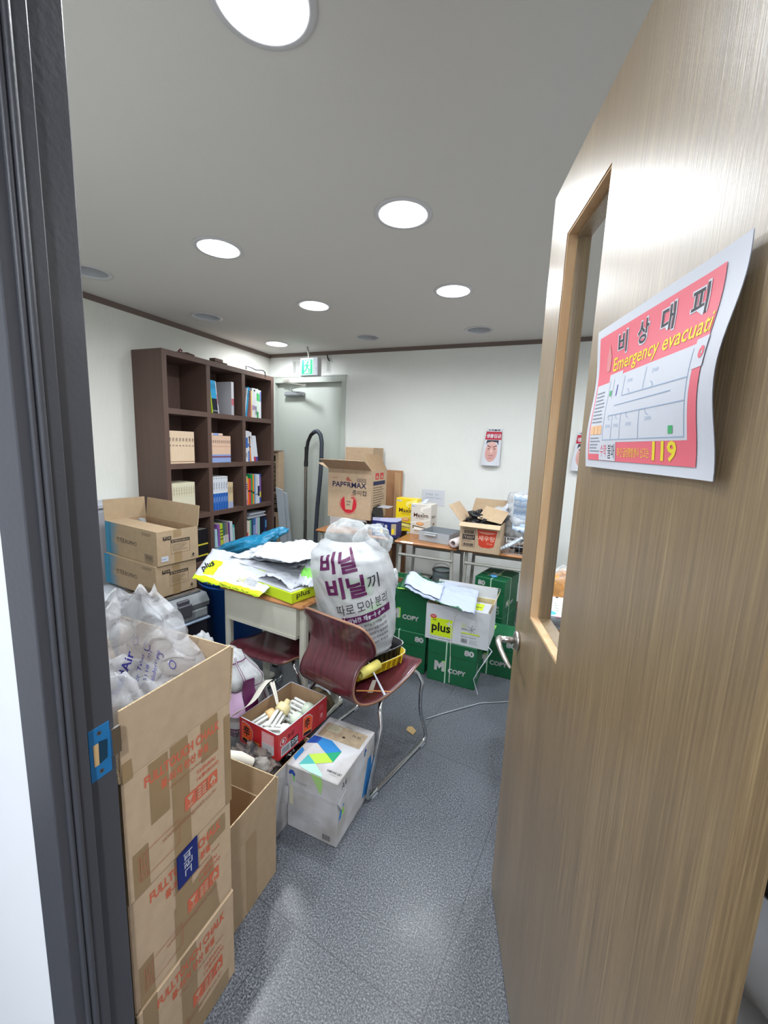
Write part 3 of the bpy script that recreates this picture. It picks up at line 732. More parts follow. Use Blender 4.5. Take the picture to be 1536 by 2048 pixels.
# row 3
y, z = cell(3, 0)
for k in range(6): book(y + .2 + k * .026, z, .0255, .27, .19, '#1c1b20', [(.15, .2, '#d8c840'), (.5, .55, '#d8c840')], 0, 'black book with yellow rings behind the brown cartons', 'black and yellow books')
y, z = cell(3, 1)
seq = [(.036, .245, '#a8c8d8', [(.3, .34, '#5a7a8a')], 'pale blue book at the left of the fourth row middle cell'), (.03, .285, '#8a5aa8', [(0, .3, '#b89ccc')], 'purple book in the fourth row middle cell'),
       (.034, .285, '#b4c23c', [(.5, .53, '#3a3c20'), (.6, .63, '#3a3c20'), (.7, .73, '#3a3c20'), (.8, .83, '#3a3c20')], 'olive and black striped book'), (.02, .285, '#3a6a5c', [(0, .6, '#c9c4c4')], 'dark green topped slim book'),
       (.02, .283, '#6a6a6e', [(0, .62, '#c4bfc0')], 'grey topped slim book beside the green topped one'), (.02, .281, '#8a7a74', [(0, .62, '#cac6c6')], 'brown topped slim book beside the grey topped one'),
       (.018, .28, '#6a3a82', [], 'dark violet slim book'), (.034, .285, '#c6d0d8', [(0, .25, '#8aa6a0')], 'pale silver book near the end of the fourth row'), (.022, .25, '#3aa6a6', [(.3, .9, '#9cc8c8')], 'teal book at the end of the fourth row middle cell')]
yy = y + .012
for i, (th, h, c, b, l) in enumerate(seq): book(yy + .012, z, th, h, .2, c, b, math.radians(2.5 if i > 0 else 0), l); yy += th + .0018
y, z = cell(3, 2)
seq = [(.032, .262, '#d8d0c8', [(.1, .55, '#cc4050')], 'white and red book at the left of the fourth row right cell'), (.022, .255, '#e4d8c4', [], 'cream book beside the red and white one'), (.022, .262, '#6aa890', [], 'sage green book in the fourth row'),
       (.022, .266, '#24465e', [(.1, .3, '#5a2a34')], 'dark teal book in the fourth row'), (.036, .27, '#8494cc', [(.75, 1, '#3a6aa8')], 'periwinkle blue book in the fourth row'), (.03, .27, '#b8b4d4', [(.3, .4, '#8a84b4')], 'lilac book in the fourth row'),
       (.03, .27, '#9cc8c0', [(.2, .34, '#2a5a54')], 'mint green book in the fourth row right cell'), (.06, .275, '#191a2c', [], 'thick black book in the fourth row right cell'), (.02, .255, '#22305c', [(.3, .4, '#b8b060')], 'navy slim book, inner one'), (.02, .25, '#22305c', [(.3, .4, '#b8b060'), (.6, .9, '#5aa0c8')], 'navy slim book, outer one')]
yy = y + .004; tops = []
for th, h, c, b, l in seq: book(yy, z, th, h, .2, c, b, 0, l); yy += th + .0015
mb = MB(); mb.box(-.19, 0, 0, .004, .27, .012, M_white); mb.box(-.18, .02, .0125, -.004, .25, .03, flat('#7d8088')); mb.box(-.17, .05, .0305, -.01, .28, .042, M_white)
tag(mb.build('book_pile', None, loc=(BX1 - .02, y + .03, z + .2765)), 'white and grey booklets lying flat across the fourth row books', 'books')
# odds and ends on top of the case
def cloth(x, y, z, w, d, h, m_, name, label, cat, seed):
    mb = MB(); mb.blob((0, 0, h * .3), (w / 2, d / 2, h * .75), m_, .5, 2.2, 24, 12, seed, flat=0.001); return tag(mb.build(name, None, loc=(x, y, z)), label, cat)
mb = MB(); mb.box(-.1, -.09, 0, .02, .05, .012, mat('dark_card', '#4a3630', .8)); mb.box(-.06, -.02, .012, .015, .075, .02, mat('dark_card', '#4a3630', .8), T=Matrix.Rotation(.3, 4, 'Z'))
mb.tube([(.0, -.085, .015), (.012, -.075, .03), (.01, -.06, .02)], .006, flat('#6a1f2a')); tag(mb.build('wood_scrap', None, loc=(-2.72, 2.50, BZ + .0008)), 'dark brown flat scrap with a red tip on the bookcase top, nearer one', 'scrap')
mb = MB(); mb.box(-.08, -.07, 0, .02, .07, .014, mat('dark_card', '#4a3630', .8)); mb.box(-.06, -.05, .014, .0, .04, .04, mat('dark_card2', '#6b544a', .8)); tag(mb.build('wood_scrap', None, loc=(-2.72, 2.83, BZ + .0008)), 'dark brown stepped scrap in the middle of the bookcase top', 'scrap')
mb = MB(); mb.tube([(.036, -.135, .0), (.034, -.13, .03)] + [(.02, -.12 + .24 * i / 8, .028 + .006 * math.sin(i)) for i in range(9)] + [(.034, .13, .02), (.036, .135, -.02)], .005, M_black, n=8)
tag(mb.build('metal_handle', None, loc=(-2.72, 3.25, BZ + .006)), 'thin black bent wire hooked over the bookcase top edge', 'wire')

# ------------------------------------------------------------------ chalk cartons by the door
CW, CD, CH = .40, .276, .270
RO_ = mat('red_print', '#c8654a', .75)
def chalk_print(F):
    F.text('FULLTOUCH CHALK', .045, .222, .195, .024, RO_, .03)
    F.text('풀-터치 탄산 분필', .08, .190, .125, .022, RO_, .03)
    F.text('Calcium Carbonate Type', .10, .172, .135, .010, flat('#a8745c'))
    F.text('72본(EA)', .17, .150, .055, .013, RO_, .01); F.text('16통(BOX)', .17, .133, .065, .013, RO_, .01)
    F.rect(.135, .088, .030, .036, RO_); F.rect(.167, .088, .030, .036, RO_); F.rect(.199, .088, .030, .036, RO_)
    c = M_card
    F.poly([(.141, .118), (.159, .118), (.152, .107), (.148, .107)], c); F.rect(.149, .096, .002, .011, c); F.rect(.143, .093, .014, .003, c)
    for k in range(4): F.rect(.170, .093 + k * .0075, .010, .004, c); F.rect(.183, .093 + k * .0075, .010, .004, c)
    F.poly([(.203, .102), (.214, .120), (.225, .102), (.219, .102), (.219, .092), (.209, .092), (.209, .102)], c); F.rect(.211, .094, .006, .010, RO_)
    F.text('www.sejongmall.co.kr', .075, .066, .150, .014, flat('#a8745c'))
    F.frame(.022, .030, .095, .058, .0012, flat('#b06a52')); F.rect(.040, .030, .0012, .058, flat('#b06a52'))
    for i, ch in enumerate('납품처'): F.text(ch, .025, .070 - i * .018, .012, .013, flat('#b8785e'))
def chalk_body(i):
    mb = MB()
    if i == 2:
        mb.hollow(0, 0, 0, CW, CD, CH, .004, M_card, M_cardin, M_cardedge)
    else: mb.box(0, 0, 0, CW, CD, CH - .001, M_card, bev=.003)
    f = faces(mb, 0, 0, 0, CW, CD, CH)['+x']
    f.rect(.012, .0, .034, .10 if i else .27, M_tape)
    f.rect(.105, .002, .045, CH - .004, M_tape)
    if i == 2: f.rect(.055, .13, .044, CH - .134, M_tape); f.rect(.185, .17, .050, CH - .172, M_tape); f.rect(.255, .0, .02, CH - .03, M_tape)
    if i == 1: f.poly([(.10, .0), (.10, .14), (.21, .17), (.23, .0)], M_tape); f.rect(.20, .20, .055, .05, M_tape)
    if i == 0: f.rect(.09, .0, .16, .05, M_tape)
    chalk_print(f)
    g = faces(mb, 0, 0, 0, CW, CD, CH)['-y']; g.rect(CW - .05, 0, .05, CH, M_tape)
    return mb
labs = ['bottom carton of the three with red chalk lettering beside the steel frame', 'middle carton of the three with red chalk lettering, navy label across its top edge',
        'open top carton with red chalk lettering, stuffed with air cushion wrap']
CX0 = -.685 - CW
for i in range(3):
    r = thing('carton', labs[i], 'cardboard box', (CX0 - (.004 if i == 1 else 0), .444, .0005 + i * (CH + .0015)), group='stacked chalk cartons')
    chalk_body(i).build('box_body', r)
    if i == 2:
        Z = CH + .001
        flap(r, (CW, 0, Z), (CW, CD, Z), (.06, 0, 1), .148, M_card, M_cardin)
        flap(r, (0, CD, Z), (CW, CD, Z), (0, .10, 1), .135, M_card, M_cardin)
        flap(r, (0, 0, Z), (0, CD, Z), (-.5, 0, 1), .14, M_card, M_cardin)
        flap(r, (CW, 0, Z), (.0, 0, Z), (0, -.06, 1), .135, M_card, M_cardin)
        mb = MB(); mb.box(CW + .0002, .002, Z - .004, CW + .0022, .022, Z + .135, M_tape); mb.build('tape_strip', r)
    else:
        mb = MB(); mb.box(.004, .004, CH - .0008, CW - .002, CD - .004, CH + .0002, M_card2); mb.build('top_flap', r)
lb = MB(); F = Face(lb, (0, 0, 0), (0, 1, 0), (0, 0, 1))
F.poly([(0, 0), (.055, .002), (.055, .088), (.0, .082)], flat('#1d2a6e', .3)); F.text('그린피', .040, .014, .060, .024, M_white, .02, rot=PI / 2)
lb.v = [(x + .0012, y, z) for x, y, z in lb.v]; lb.slab([(0, 0, 0), (0, .055, .002), (0, .055, .088), (0, 0, .082)], .0006, flat('#1d2a6e', .3))
tag(lb.build('sticker_label', None, loc=(-.6835, .552, .458)), 'navy sticker with white letters bridging the top and middle chalk cartons', 'label')

# air cushion wrap stuffed in the top carton
mb = MB(); cells = [(.0, .0)]
def cush(u, v):
    # upright crumpled sheet of round air cells
    w = .36 * (1 - .72 * v ** 1.5); x = (u - .5) * w; z = v * .33
    q = (v * 6.2); row = int(q); px = (u * 5 * (1 - .3 * v) + .5 * (row % 2)) % 1.0 - .5; pz = q % 1.0 - .5
    d = math.sqrt(px * px + pz * pz); puff = max(0, 1 - (d / .56) ** 2)
    y = .022 * math.sqrt(puff) + .03 * noise.noise(Vector((u * 2.2, v * 2.5, 3))) + .03 * math.sin(u * 5 + v * 2)
    return (x + .012 * noise.noise(Vector((v * 6, 1, 2))), y, z + .02 * noise.noise(Vector((u * 5, v, 9))))
mb.grid(lambda u, v: (lambda p: (p[0], -p[1], p[2]))(cush(u, v)), 110, 90, M_bubble)
mb.grid(lambda u, v: (lambda p: (p[0], p[1] + .035, p[2] * .98))(cush(1 - u, v)), 60, 60, M_bubble)
def cfn(x, y, k):
    u = x / .36 + .5; v = y / .33; p = cush(u, v); return Vector((x * (1 - .72 * v ** 1.5), -p[1] - .007 - k * 2, y))
F = Face(mb, (0, 0, 0), (1, 0, 0), (0, 0, 1), fn=lambda x, y, k: Vector(cfn(x, y, k)))
pv = flat('#3d3a94')
def vtext(t, x, y, w, h, b=.0):   # reads from lower left to upper right, steeply tilted
    F.text(t, x, y, w, h, pv, b, rot=math.radians(62))
vtext('LockedAir', -.055, .085, .125, .024, .02); vtext('Safer Faster Tidier', -.020, .085, .11, .011); vtext('(+82) 70 5118 1771', .002, .085, .11, .010); vtext('www.bubblefores.com', .022, .085, .11, .010)
for k, (x, y) in enumerate(((.00, .215), (.030, .195), (.060, .17), (.085, .145))): F.ring(x + .01, y, .007, .009, pv)
bw = mb.build('air_cushion_wrap', None, loc=(-.815, .575, .785), rz=math.radians(55))
tag(bw, 'translucent crumpled air cushion wrap with blue print sticking out of the top carton', 'bubble wrap')
mb = MB(); mb.blob((0, 0, 0), (.13, .09, .13), M_bubble, .2, 2.2, 40, 24, 5); mb.blob((.08, -.05, .02), (.07, .05, .12), M_bubble, .2, 2.2, 30, 20, 8)
tag(mb.build('air_cushion_wrap', None, loc=(-.88, .575, .81)), 'bunched air cushion film filling the inside of the top chalk carton', 'bubble wrap')

# open brown carton behind the stack
r = thing('carton', 'open empty brown carton with raised flaps behind the chalk stack', 'cardboard box', (-1.12, .745, .0005))
mb = MB(); mb.hollow(0, 0, 0, .368, .243, .262, .004, M_card2, M_cardin, M_cardedge)
f = faces(mb, 0, 0, 0, .368, .243, .262)['+x']; f.rect(.10, 0, .045, .262, M_tape); mb.build('box_body', r)
flap(r, (.368, 0, .263), (.368, .243, .263), (.02, 0, 1), .105, M_card2, M_cardin)
flap(r, (0, .243, .263), (.368, .243, .263), (0, .10, 1), .09, M_card2, M_cardin)
flap(r, (0, 0, .263), (0, .243, .263), (-.6, 0, 1), .105, M_card2, M_cardin)

# white paper carton with junk
r = thing('carton', 'open white paper carton full of grimy rags under the red carton', 'cardboard box', (-1.055, 1.01, .0005), math.radians(-3))
mb = MB(); mb.hollow(0, 0, 0, .222, .30, .262, .004, M_whiteb, M_cardin, M_cardedge)
f = faces(mb, 0, 0, 0, .222, .30, .262)['+x']; f.rect(.03, .09, .03, .055, flat('#2f7fb4')); f.rect(.038, .09, .014, .044, M_whiteb)
f.lines(.03, .01, .1, .05, 4, flat('#9a9aa2'), .3); mb.build('box_body', r)
mb = MB()
mb.blob((0, 0, 0), (.10, .075, .05), mat('grimy_rag', '#35343a', .8, var=.6, vscale=22, col2='#8d8078'), .6, 3.5, 40, 24, 4)
mb.blob((.02, .13, -.01), (.085, .08, .045), M_blackbag, .6, 3, 36, 22, 9)
mb.blob((.055, -.03, .02), (.035, .028, .03), mat('dirty_tape', '#98948f', .6, var=.5, vscale=40), .3, 3, 20, 14, 2)
tag(mb.build('rag_bundle', None, loc=(-.955, 1.13, .245)), 'bundle of grimy black rags and film in the white carton', 'rags')
mb = MB(); mb.tube([(-.07, -.05, 0), (-.02, -.02, .035), (.03, .0, .03), (.06, .03, 0)], [.02, .024, .024, .018], M_offw, n=12)
tag(mb.build('rag_roll', None, loc=(-.985, 1.045, .285)), 'pale rolled rag lying over the rim of the rag-filled carton', 'rags')

# red noodle carton with lamps
SW, SD, SH = .203, .292, .105
SR = math.radians(-7)
r = thing('carton', 'red instant noodle carton holding used fluorescent lamps', 'cardboard box', (-1.052, 1.157, .2745), SR)
mb = MB(); mb.hollow(0, 0, 0, SW, SD, SH, .004, M_red, M_cardin, M_white)
fs = faces(mb, 0, 0, 0, SW, SD, SH)
dkr = flat('#5a1015'); org = flat('#d8502a'); bk = flat('#1a1414'); gd = flat('#d8b02a'); pk = flat('#d88a90')
def shin(F, x):
    F.poly([(x, .012), (x + .052, .002), (x + .062, .068), (x + .045, .088), (x + .02, .096), (x + .002, .094)], M_white)
    F.poly([(x + .001, .013), (x + .051, .003), (x + .060, .067), (x + .044, .085), (x + .02, .093), (x + .003, .091)], org)
    F.poly([(x + .001, .013), (x + .051, .003), (x + .053, .016), (x + .01, .026)], bk); F.line(x + .004, .030, x + .054, .019, .002, gd)
    F.text('辛', x + .010, .036, .034, .046, bk, .03)
shin(fs['-y'], .012)
F = fs['-y']; F.rect(.120, .012, .062, .082, M_white); F.rect(.121, .05, .060, .043, pk); F.lines(.124, .054, .054, .036, 5, M_white, .4, 4); F.lines(.124, .016, .054, .03, 4, flat('#8d7a70'), .3, 6)
F.lines(.075, .014, .04, .02, 2, gd, .4, 9)
F = fs['+x']; F.ring(.026, .064, .014, .0165, M_white); F.ell(.026, .066, .006, .008, M_white); F.text('농심', .05, .058, .035, .022, dkr, .02)
F.rect(.014, .008, .095, .036, M_white); F.bars(.017, .011, .045, .030, bk, 18); F.rect(.066, .016, .043, .030, bk); F.text('3538', .070, .021, .036, .020, M_white, .02); F.lines(.068, .009, .04, .008, 1, bk, .6)
shin(F, .135); F.frame(.238, .02, .03, .045, .001, pk); F.rect(.246, .03, .014, .02, pk); F.lines(.238, .07, .03, .02, 3, pk, .4, 8)
mb.build('box_body', r)
mb = MB()
def tape(u, v):
    x = -.012 + .02 * math.sin(v * 5); y = -.02 + v * .22; z = SH + .004 + .038 * v ** .7
    return (x - .022 * (u - .5) * 2 - .01, y, z - .045 * (u - .5) * (1 - v * .6))
mb.grid(tape, 6, 20, M_offw)
mb.grid(lambda u, v: (-.022 + .09 * v, .195 - .05 * v + .028 * (u - .5) * (1 - .6 * v), SH + .040 - .075 * v ** 1.6 + .004 * math.sin(u * 6)), 5, 14, M_offw)
tag(mb.build('paper_strip', r, solid=.0008), 'torn cream paper strip hanging off the rim')
def lamp(name='fluorescent_lamp'):
    pass
Rs = Matrix.Translation((-1.052, 1.157, .2745)) @ Matrix.Rotation(SR, 4, 'Z')
def cfl(p, d, up, bm, label):
    d = Vector(d).normalized(); up = Vector(up); s = up.cross(d).normalized(); up = d.cross(s)
    M4 = Matrix((s, up, d)).transposed().to_4x4(); M4.translation = Vector(p)
    Wm = Rs @ M4
    root = thing('fluorescent_lamp', label, 'lamp', (0, 0, 0), group='used compact fluorescent lamps'); root.matrix_world = Wm
    a = MB(); a.lathe([(0, -.03), (.012, -.03), (.013, -.012), (.026, -.008), (.029, .004), (.029, .022), (.026, .026), (.0, .026)], bm, n=24); lb_ = a.build('lamp_base', root)
    for k in range(3):
        t = 2 * PI * k / 3 + .4; c, n_ = math.cos(t), math.sin(t); q = Vector((c, n_, 0)); w = Vector((-n_, c, 0)) * .0095
        pts = [tuple(q * .016 + w + Vector((0, 0, z))) for z in (.024, .05, .085)] + [tuple(q * .016 + w * math.cos(e) + Vector((0, 0, .085 + .0095 * math.sin(e)))) for e in (.5, 1.1, 1.57, 2.04, 2.64)] + [tuple(q * .016 - w + Vector((0, 0, z))) for z in (.085, .05, .024)]
        b = MB(); b.tube(pts, .0062, M_lampw, n=10); b.build('glass_tube', lb_)
cfl((.165, .225, .060), (-1, .05, .03), (0, 0, 1), M_lampb, 'fluorescent lamp with pale green base, topmost at the right rear of the red carton')
cfl((.155, .165, .048), (-1, .05, .05), (0, 0, 1), M_lampb, 'fluorescent lamp with pale green base, just in front of the rear one')
cfl((.092, .150, .095), (.05, -.85, -.45), (0, 1, 1), M_lampy, 'fluorescent lamp with yellowed cream base pointing at the front of the red carton')
cfl((.055, .125, .060), (-.3, -.9, -.2), (0, .2, 1), M_lampo, 'fluorescent lamp with orange tinted base at the left of the red carton')
cfl((.155, .10, .040), (-.8, -.5, .05), (0, 0, 1), M_lampw, 'fluorescent lamp with only its white tubes showing at the right front')
cfl((.05, .22, .034), (.6, -.8, 0), (0, 0, 1), M_lampb, 'fluorescent lamp at the bottom of the red carton')

# lidded white copy paper carton
r = thing('paper_carton', 'dirty white copy paper carton with blue and green ribbon mark on the floor', 'cardboard box', (-.824, 1.147, .0005), math.radians(-1.5))
mb = MB(); mb.box(.003, .003, 0, .217, .302, .255, M_whiteb, bev=.002)
F = Face(mb, (.003, .003, 0), (1, 0, 0), (0, 0, 1)); F.rect(.01, .10, .014, .09, flat('#cdc8ab')); F.lines(.012, .05, .14, .045, 5, flat('#a0a0a8'), .25, 4); F.bars(.155, .012, .036, .026, flat('#55555a'), 12)
F = Face(mb, (.217, .003, 0), (0, 1, 0), (0, 0, 1)); b1 = flat('#1f5fa0'); b2 = flat('#2c79b8'); g1 = flat('#8cc453'); g2 = flat('#7fc06a')
F.poly([(.012, .10), (.035, .155), (.045, .155), (.052, .135), (.040, .135), (.030, .100)], b2); F.poly([(.035, .105), (.052, .105), (.052, .13), (.040, .13)], g1)
F.poly([(.20, .03), (.255, .20), (.275, .20), (.285, .10), (.25, .03)], b2)
mb.build('box_body', r)
mb = MB(); LH = .085; mb.box(0, 0, .265 - LH, .22, .305, .265, M_whiteb, bev=.003)
F = Face(mb, (0, 0, .265), (1, 0, 0), (0, 1, 0))
F.rect(.015, .184, .192, .085, mat('old_labels', '#a8977f', .7, var=.3, vscale=30)); F.rect(.03, .225, .06, .038, flat('#a9a590')); F.lines(.035, .23, .05, .030, 4, flat('#6b6050'), .3); F.text('N EL', .15, .235, .04, .012, flat('#3a2f28'), .01); F.rect(.115, .21, .012, .01, flat('#3a2f28'))
F.poly([(.001, .122), (.007, .173), (.045, .176), (.044, .141)], flat('#22499a')); F.poly([(.044, .141), (.045, .176), (.088, .178), (.154, .142), (.104, .108)], b2)
F.poly([(.104, .108), (.154, .142), (.152, .080)], flat('#22956a')); F.poly([(.047, .074), (.101, .108), (.104, .108), (.152, .080), (.097, .045)], flat('#a9c94a')); F.poly([(.043, .016), (.047, .074), (.097, .045)], flat('#4aa3a3'))
F.poly([(.045, .016), (.097, .045), (.148, .012), (.152, .002), (.100, .002), (.060, .008)], flat('#a3cfc0'))
F.poly([(.002, .040), (.002, .097), (.021, .085), (.021, .026)], b2); F.text('SAMSUNG C&T', .152, .034, .060, .010, flat('#3c3c44'), .01); F.text('www.samsungcnt.com', .165, .024, .035, .005, flat('#8a8a92'))
F.text('MIILK', .10, .27, .03, .01, flat('#8a8a80'))
F = Face(mb, (0, 0, .265 - LH), (1, 0, 0), (0, 0, 1)); F.poly([(.010, .050), (.016, .066), (.030, .068), (.040, .055), (.036, .040), (.030, .048), (.024, .054), (.018, .046)], flat('#22499a'))
F.poly([(.026, .050), (.036, .044), (.040, .020), (.030, .030)], g2); F.text('Premium', .046, .022, .045, .013, flat('#8a8a92')); F.poly([(.104, .084), (.153, .084), (.158, .058), (.150, .012), (.130, .045)], flat('#9cc77c'))
F = Face(mb, (.22, 0, .265 - LH), (0, 1, 0), (0, 0, 1)); F.text('A4', .03, .035, .035, .028, flat('#33333a')); F.text('500', .07, .036, .02, .010, flat('#9a9aa0'))
F.poly([(.205, .040), (.212, .066), (.222, .068), (.228, .052), (.218, .054), (.215, .040)], flat('#22499a')); F.poly([(.214, .038), (.226, .040), (.224, .052)], g2)
mb.build('lid', r)
mb = MB(); mb.slab([(.2215, .002, .182), (.2215, .055, .20), (.2215, .03, .135)], .0015, M_whiteb); mb.build('torn_corner', r)
mb = MB(); mb.slab([(-.0015, -.001, .17), (.014, -.0035, .18), (.012, -.010, .10), (-.004, -.004, .12)], .001, M_whiteb); mb.build('torn_corner', r)

# ------------------------------------------------------------------ chairs
def chair(label, loc, rz, group='school chairs'):
    r = thing('school_chair', label, 'chair', loc, rz, group)
    TB = [(.218, .412, .150, 0), (.205, .425, .178, 0), (.16, .424, .188, 0), (.06, .400, .19, 0), (-.05, .385, .186, 0), (-.13, .382, .178, 0), (-.195, .392, .168, 0), (-.245, .418, .160, 0),
          (-.272, .465, .155, 0), (-.270, .515, .150, .01), (-.250, .555, .148, .02), (-.235, .585, .165, .035), (-.228, .612, .188, .045), (-.232, .66, .190, .04), (-.245, .712, .182, .02), (-.25, .737, .160, .01), (-.252, .746, .115, 0)]
    def fn(u, v):
        q = v * (len(TB) - 1); i = min(int(q), len(TB) - 2); f = q - i; o = []
        for c in range(4):
            p0, p1, p2, p3 = TB[max(i - 1, 0)][c], TB[i][c], TB[i + 1][c], TB[min(i + 2, len(TB) - 1)][c]
            o.append(.5 * ((2 * p1) + (p2 - p0) * f + (2 * p0 - 5 * p1 + 4 * p2 - p3) * f * f + (3 * p1 - p0 - 3 * p2 + p3) * f ** 3))
        s = (u - .5) * 2
        return (s * o[2], o[0] + o[3] * s * s, o[1] - (.010 * (1 - s * s) if v < .4 else 0))
    mb = MB(); mb.grid(fn, 20, 96, M_chair); o = mb.build('plywood_shell', r, solid=.011)
    o.data.materials.append(M_chedge); o.modifiers['thickness'].material_offset_rim = 1
    for s in (-1, 1):
        x = s * .215; xt = s * .165
        pts = [(xt, -.05, .366), (xt, -.10, .364), (xt + s * .02, -.135, .345), (x, -.160, .28), (x, -.232, .06), (x, -.242, .022), (x, -.225, .0095), (x, .18, .0095), (x, .215, .016), (x, .222, .045),
               (x, .155, .20), (x, .150, .30), (x, .162, .345), (xt + s * .02, .158, .385), (xt, .14, .400), (xt, .05, .384)]
        # smooth the bends
        Q = []
        for i in range(len(pts) - 1):
            a, b = Vector(pts[i]), Vector(pts[i + 1]); Q += [a.lerp(b, .15), a.lerp(b, .5), a.lerp(b, .85)]
        mb = MB(); mb.tube(Q, .0095, M_chrome, n=12); tl_ = mb.build('tube_leg', r)
        for yy in (-.20, .185):
            g = MB(); g.box(x - .012, yy - .018, .0, x + .012, yy + .018, .008, M_greyp); g.build('foot_glide', tl_)
    mb = MB(); mb.tube([(-.165, .05, .380), (.165, .05, .380)], .0085, M_chrome); mb.build('cross_bar', r)
    return r
chair('maroon plywood school chair with chrome sled legs carrying the plastic bag', (-.74, 1.657, 0), math.radians(-14))
c2 = chair('maroon plywood school chair pushed under the cluttered desk', (-1.25, 1.72, 0), math.radians(180 - 3))

# ------------------------------------------------------------------ school desks
def desk(label, loc, rz, W=.56, D=.42, H=.70, top=M_desk, metal=M_dmetal, drawer=True, feet=True, group='school desks'):
    r = thing('school_desk', label, 'desk', loc, rz, group)
    mb = MB(); mb.box(0, 0, H - .024, W, D, H, top, bev=.010); mb.build('desk_top', r)
    for s in (0, 1):
        x = .004 if s == 0 else W - .044
        for y in (.03, D - .07):
            if drawer: m_ = MB(); m_.box(x, y, .03, x + .04, y + .03, H - .024, metal, bev=.006); m_.build('leg', r)
            else: m_ = MB(); xx = x + .02; m_.tube([(xx + (.02 if s == 0 else -.02), y + .01, H - .03), (xx, y, .02)], .013, metal, n=12); m_.build('leg', r)
        if drawer:
            m_ = MB(); m_.box(x, -.0, .006, x + .04, D, .034, metal, bev=.005); m_.box(x, .0, 0, x + .04, .03, .006, M_black); m_.box(x, D - .03, 0, x + .04, D, .006, M_black); m_.build('foot_rail', r)
        else:
            m_ = MB(); m_.tube([(x + .02, .03, .20), (x + .02, D - .06, .20)], .010, metal, n=10); m_.build('side_rail', r)
    if drawer:
        m_ = MB(); m_.box(.044, .012, H - .165, W - .044, .018, H - .024, metal); m_.box(.044, .008, H - .178, W - .044, .022, H - .163, metal)
        m_.box(.044, .012, H - .178, W - .044, D - .03, H - .172, metal); m_.box(W - .046, .02, H - .165, W - .042, D - .03, H - .024, metal); m_.box(.042, .02, H - .165, .046, D - .03, H - .024, metal); m_.build('book_tray', r)
    else:
        m_ = MB(); m_.tube([(.035, .03, H - .11), (W - .035, .03, H - .11)], .011, metal, n=10); m_.build('front_rail', r)
        m_ = MB(); m_.box(.03, D - .04, H - .14, W - .03, D - .035, H - .024, metal); m_.build('back_panel', r)
    return r
desk('cream metal school desk with orange wood top buried under paper wrappers', (-1.572, 1.592, 0), math.radians(-5.8), W=.555, D=.37)
desk('cream metal school desk behind the cluttered one, hidden by papers', (-1.60, 2.06, 0), math.radians(-4), W=.56, D=.42)
desk('old wooden topped school desk against the back wall under the coffee boxes', (-1.125, 2.96, 0), math.radians(-1), W=.50, D=.44, H=.72, top=M_desk2, metal=M_gmetal, drawer=False)
desk('old wooden topped school desk against the back wall under the paper cup carton', (-1.86, 2.99, 0), math.radians(1), W=.66, D=.44, H=.72, top=M_desk2, metal=M_gmetal, drawer=False)
desk('old wooden topped school desk against the back wall under the shrimp noodle carton', (-.605, 2.97, 0), math.radians(0), W=.56, D=.44, H=.72, top=M_desk2, metal=M_gmetal, drawer=False)
desk('low table seen through the window opening of the door leaf', (-.01, 1.68, 0), 0, W=.62, D=.44, H=.60, top=M_desk2, metal=M_gmetal, drawer=False)

# ------------------------------------------------------------------ bag, trays and sticks on the chair
FD = Vector((.447, -.894, 0)); RD = Vector((.894, .447, 0))
def lerp_tab(t, tab):
    for (a, va), (b, vb) in zip(tab, tab[1:]):
        if t <= b: f = (t - a) / (b - a); f = f * f * (3 - 2 * f); return va + (vb - va) * f
    return tab[-1][1]
RT = [(.515, .085), (.56, .14), (.62, .162), (.70, .172), (.80, .180), (.90, .184), (.96, .172), (1.005, .135), (1.03, .10)]
def bagc(z): return Vector((-.755 - (z - .55) * .18, 1.625 + (z - .55) * .03, z))
def bag_s(a, z, off=0):
    r = lerp_tab(z, RT); d = FD * math.cos(a) + RD * math.sin(a)
    w = .055 * noise.noise(Vector((math.cos(a) * 1.6, math.sin(a) * 1.6, z * 7))) + .022 * noise.noise(Vector((math.cos(a) * 5, math.sin(a) * 5, z * 16))) + .02 * (1 - abs(noise.noise(Vector((a * 2.5 + z * 9, z * 4, 5)))) * 3)
    return bagc(z) + d * (r * (1 + w) + off)
B0 = Vector((-.74, 1.66, .53))
r = thing('plastic_bag', 'full white recycling bag with big purple Korean lettering on the maroon chair', 'plastic bag', tuple(B0))
mb = MB(); mb.grid(lambda u, v: bag_s(u * 2 * PI - PI, .515 + v * .515) - B0, 96, 60, M_film)
def bf(x, y, k):
    c, s = math.cos(.24), math.sin(.24); X = x * c - y * s * .35; Y = y + x * s
    return bag_s(X / .178, Y, .0012 + k * 2) - B0
F = Face(mb, (0, 0, 0), (1, 0, 0), (0, 0, 1), fn=bf)
pu = flat('#551a4a', .4); dk = flat('#26222a', .5)
def big(t, x, z, w, h, m_, b=.02):
    # subdivided lettering so it follows the film
    vs, fs, tw, th = text_geo(t, b)
    F.tess([(x + q[0] * w / tw, z + q[1] * h / th) for q in vs], fs, m_, F.up(), .02)
big('비', -.068, .912, .078, .084, pu, .035); big('닐', .028, .905, .078, .088, pu, .035)
big('비', -.048, .806, .080, .088, pu, .035); big('닐', .046, .800, .080, .090, pu, .035); big('끼', .135, .815, .055, .062, dk, .0)
big('따로', -.020, .738, .080, .044, dk, .0); big('모아', .072, .738, .072, .044, dk, .0); big('분리', .155, .738, .062, .044, dk, .0)
F.rect(-.005, .694, .235, .034, pu); big('비닐류 재활용 봉투', .022, .700, .175, .023, M_white, .02)
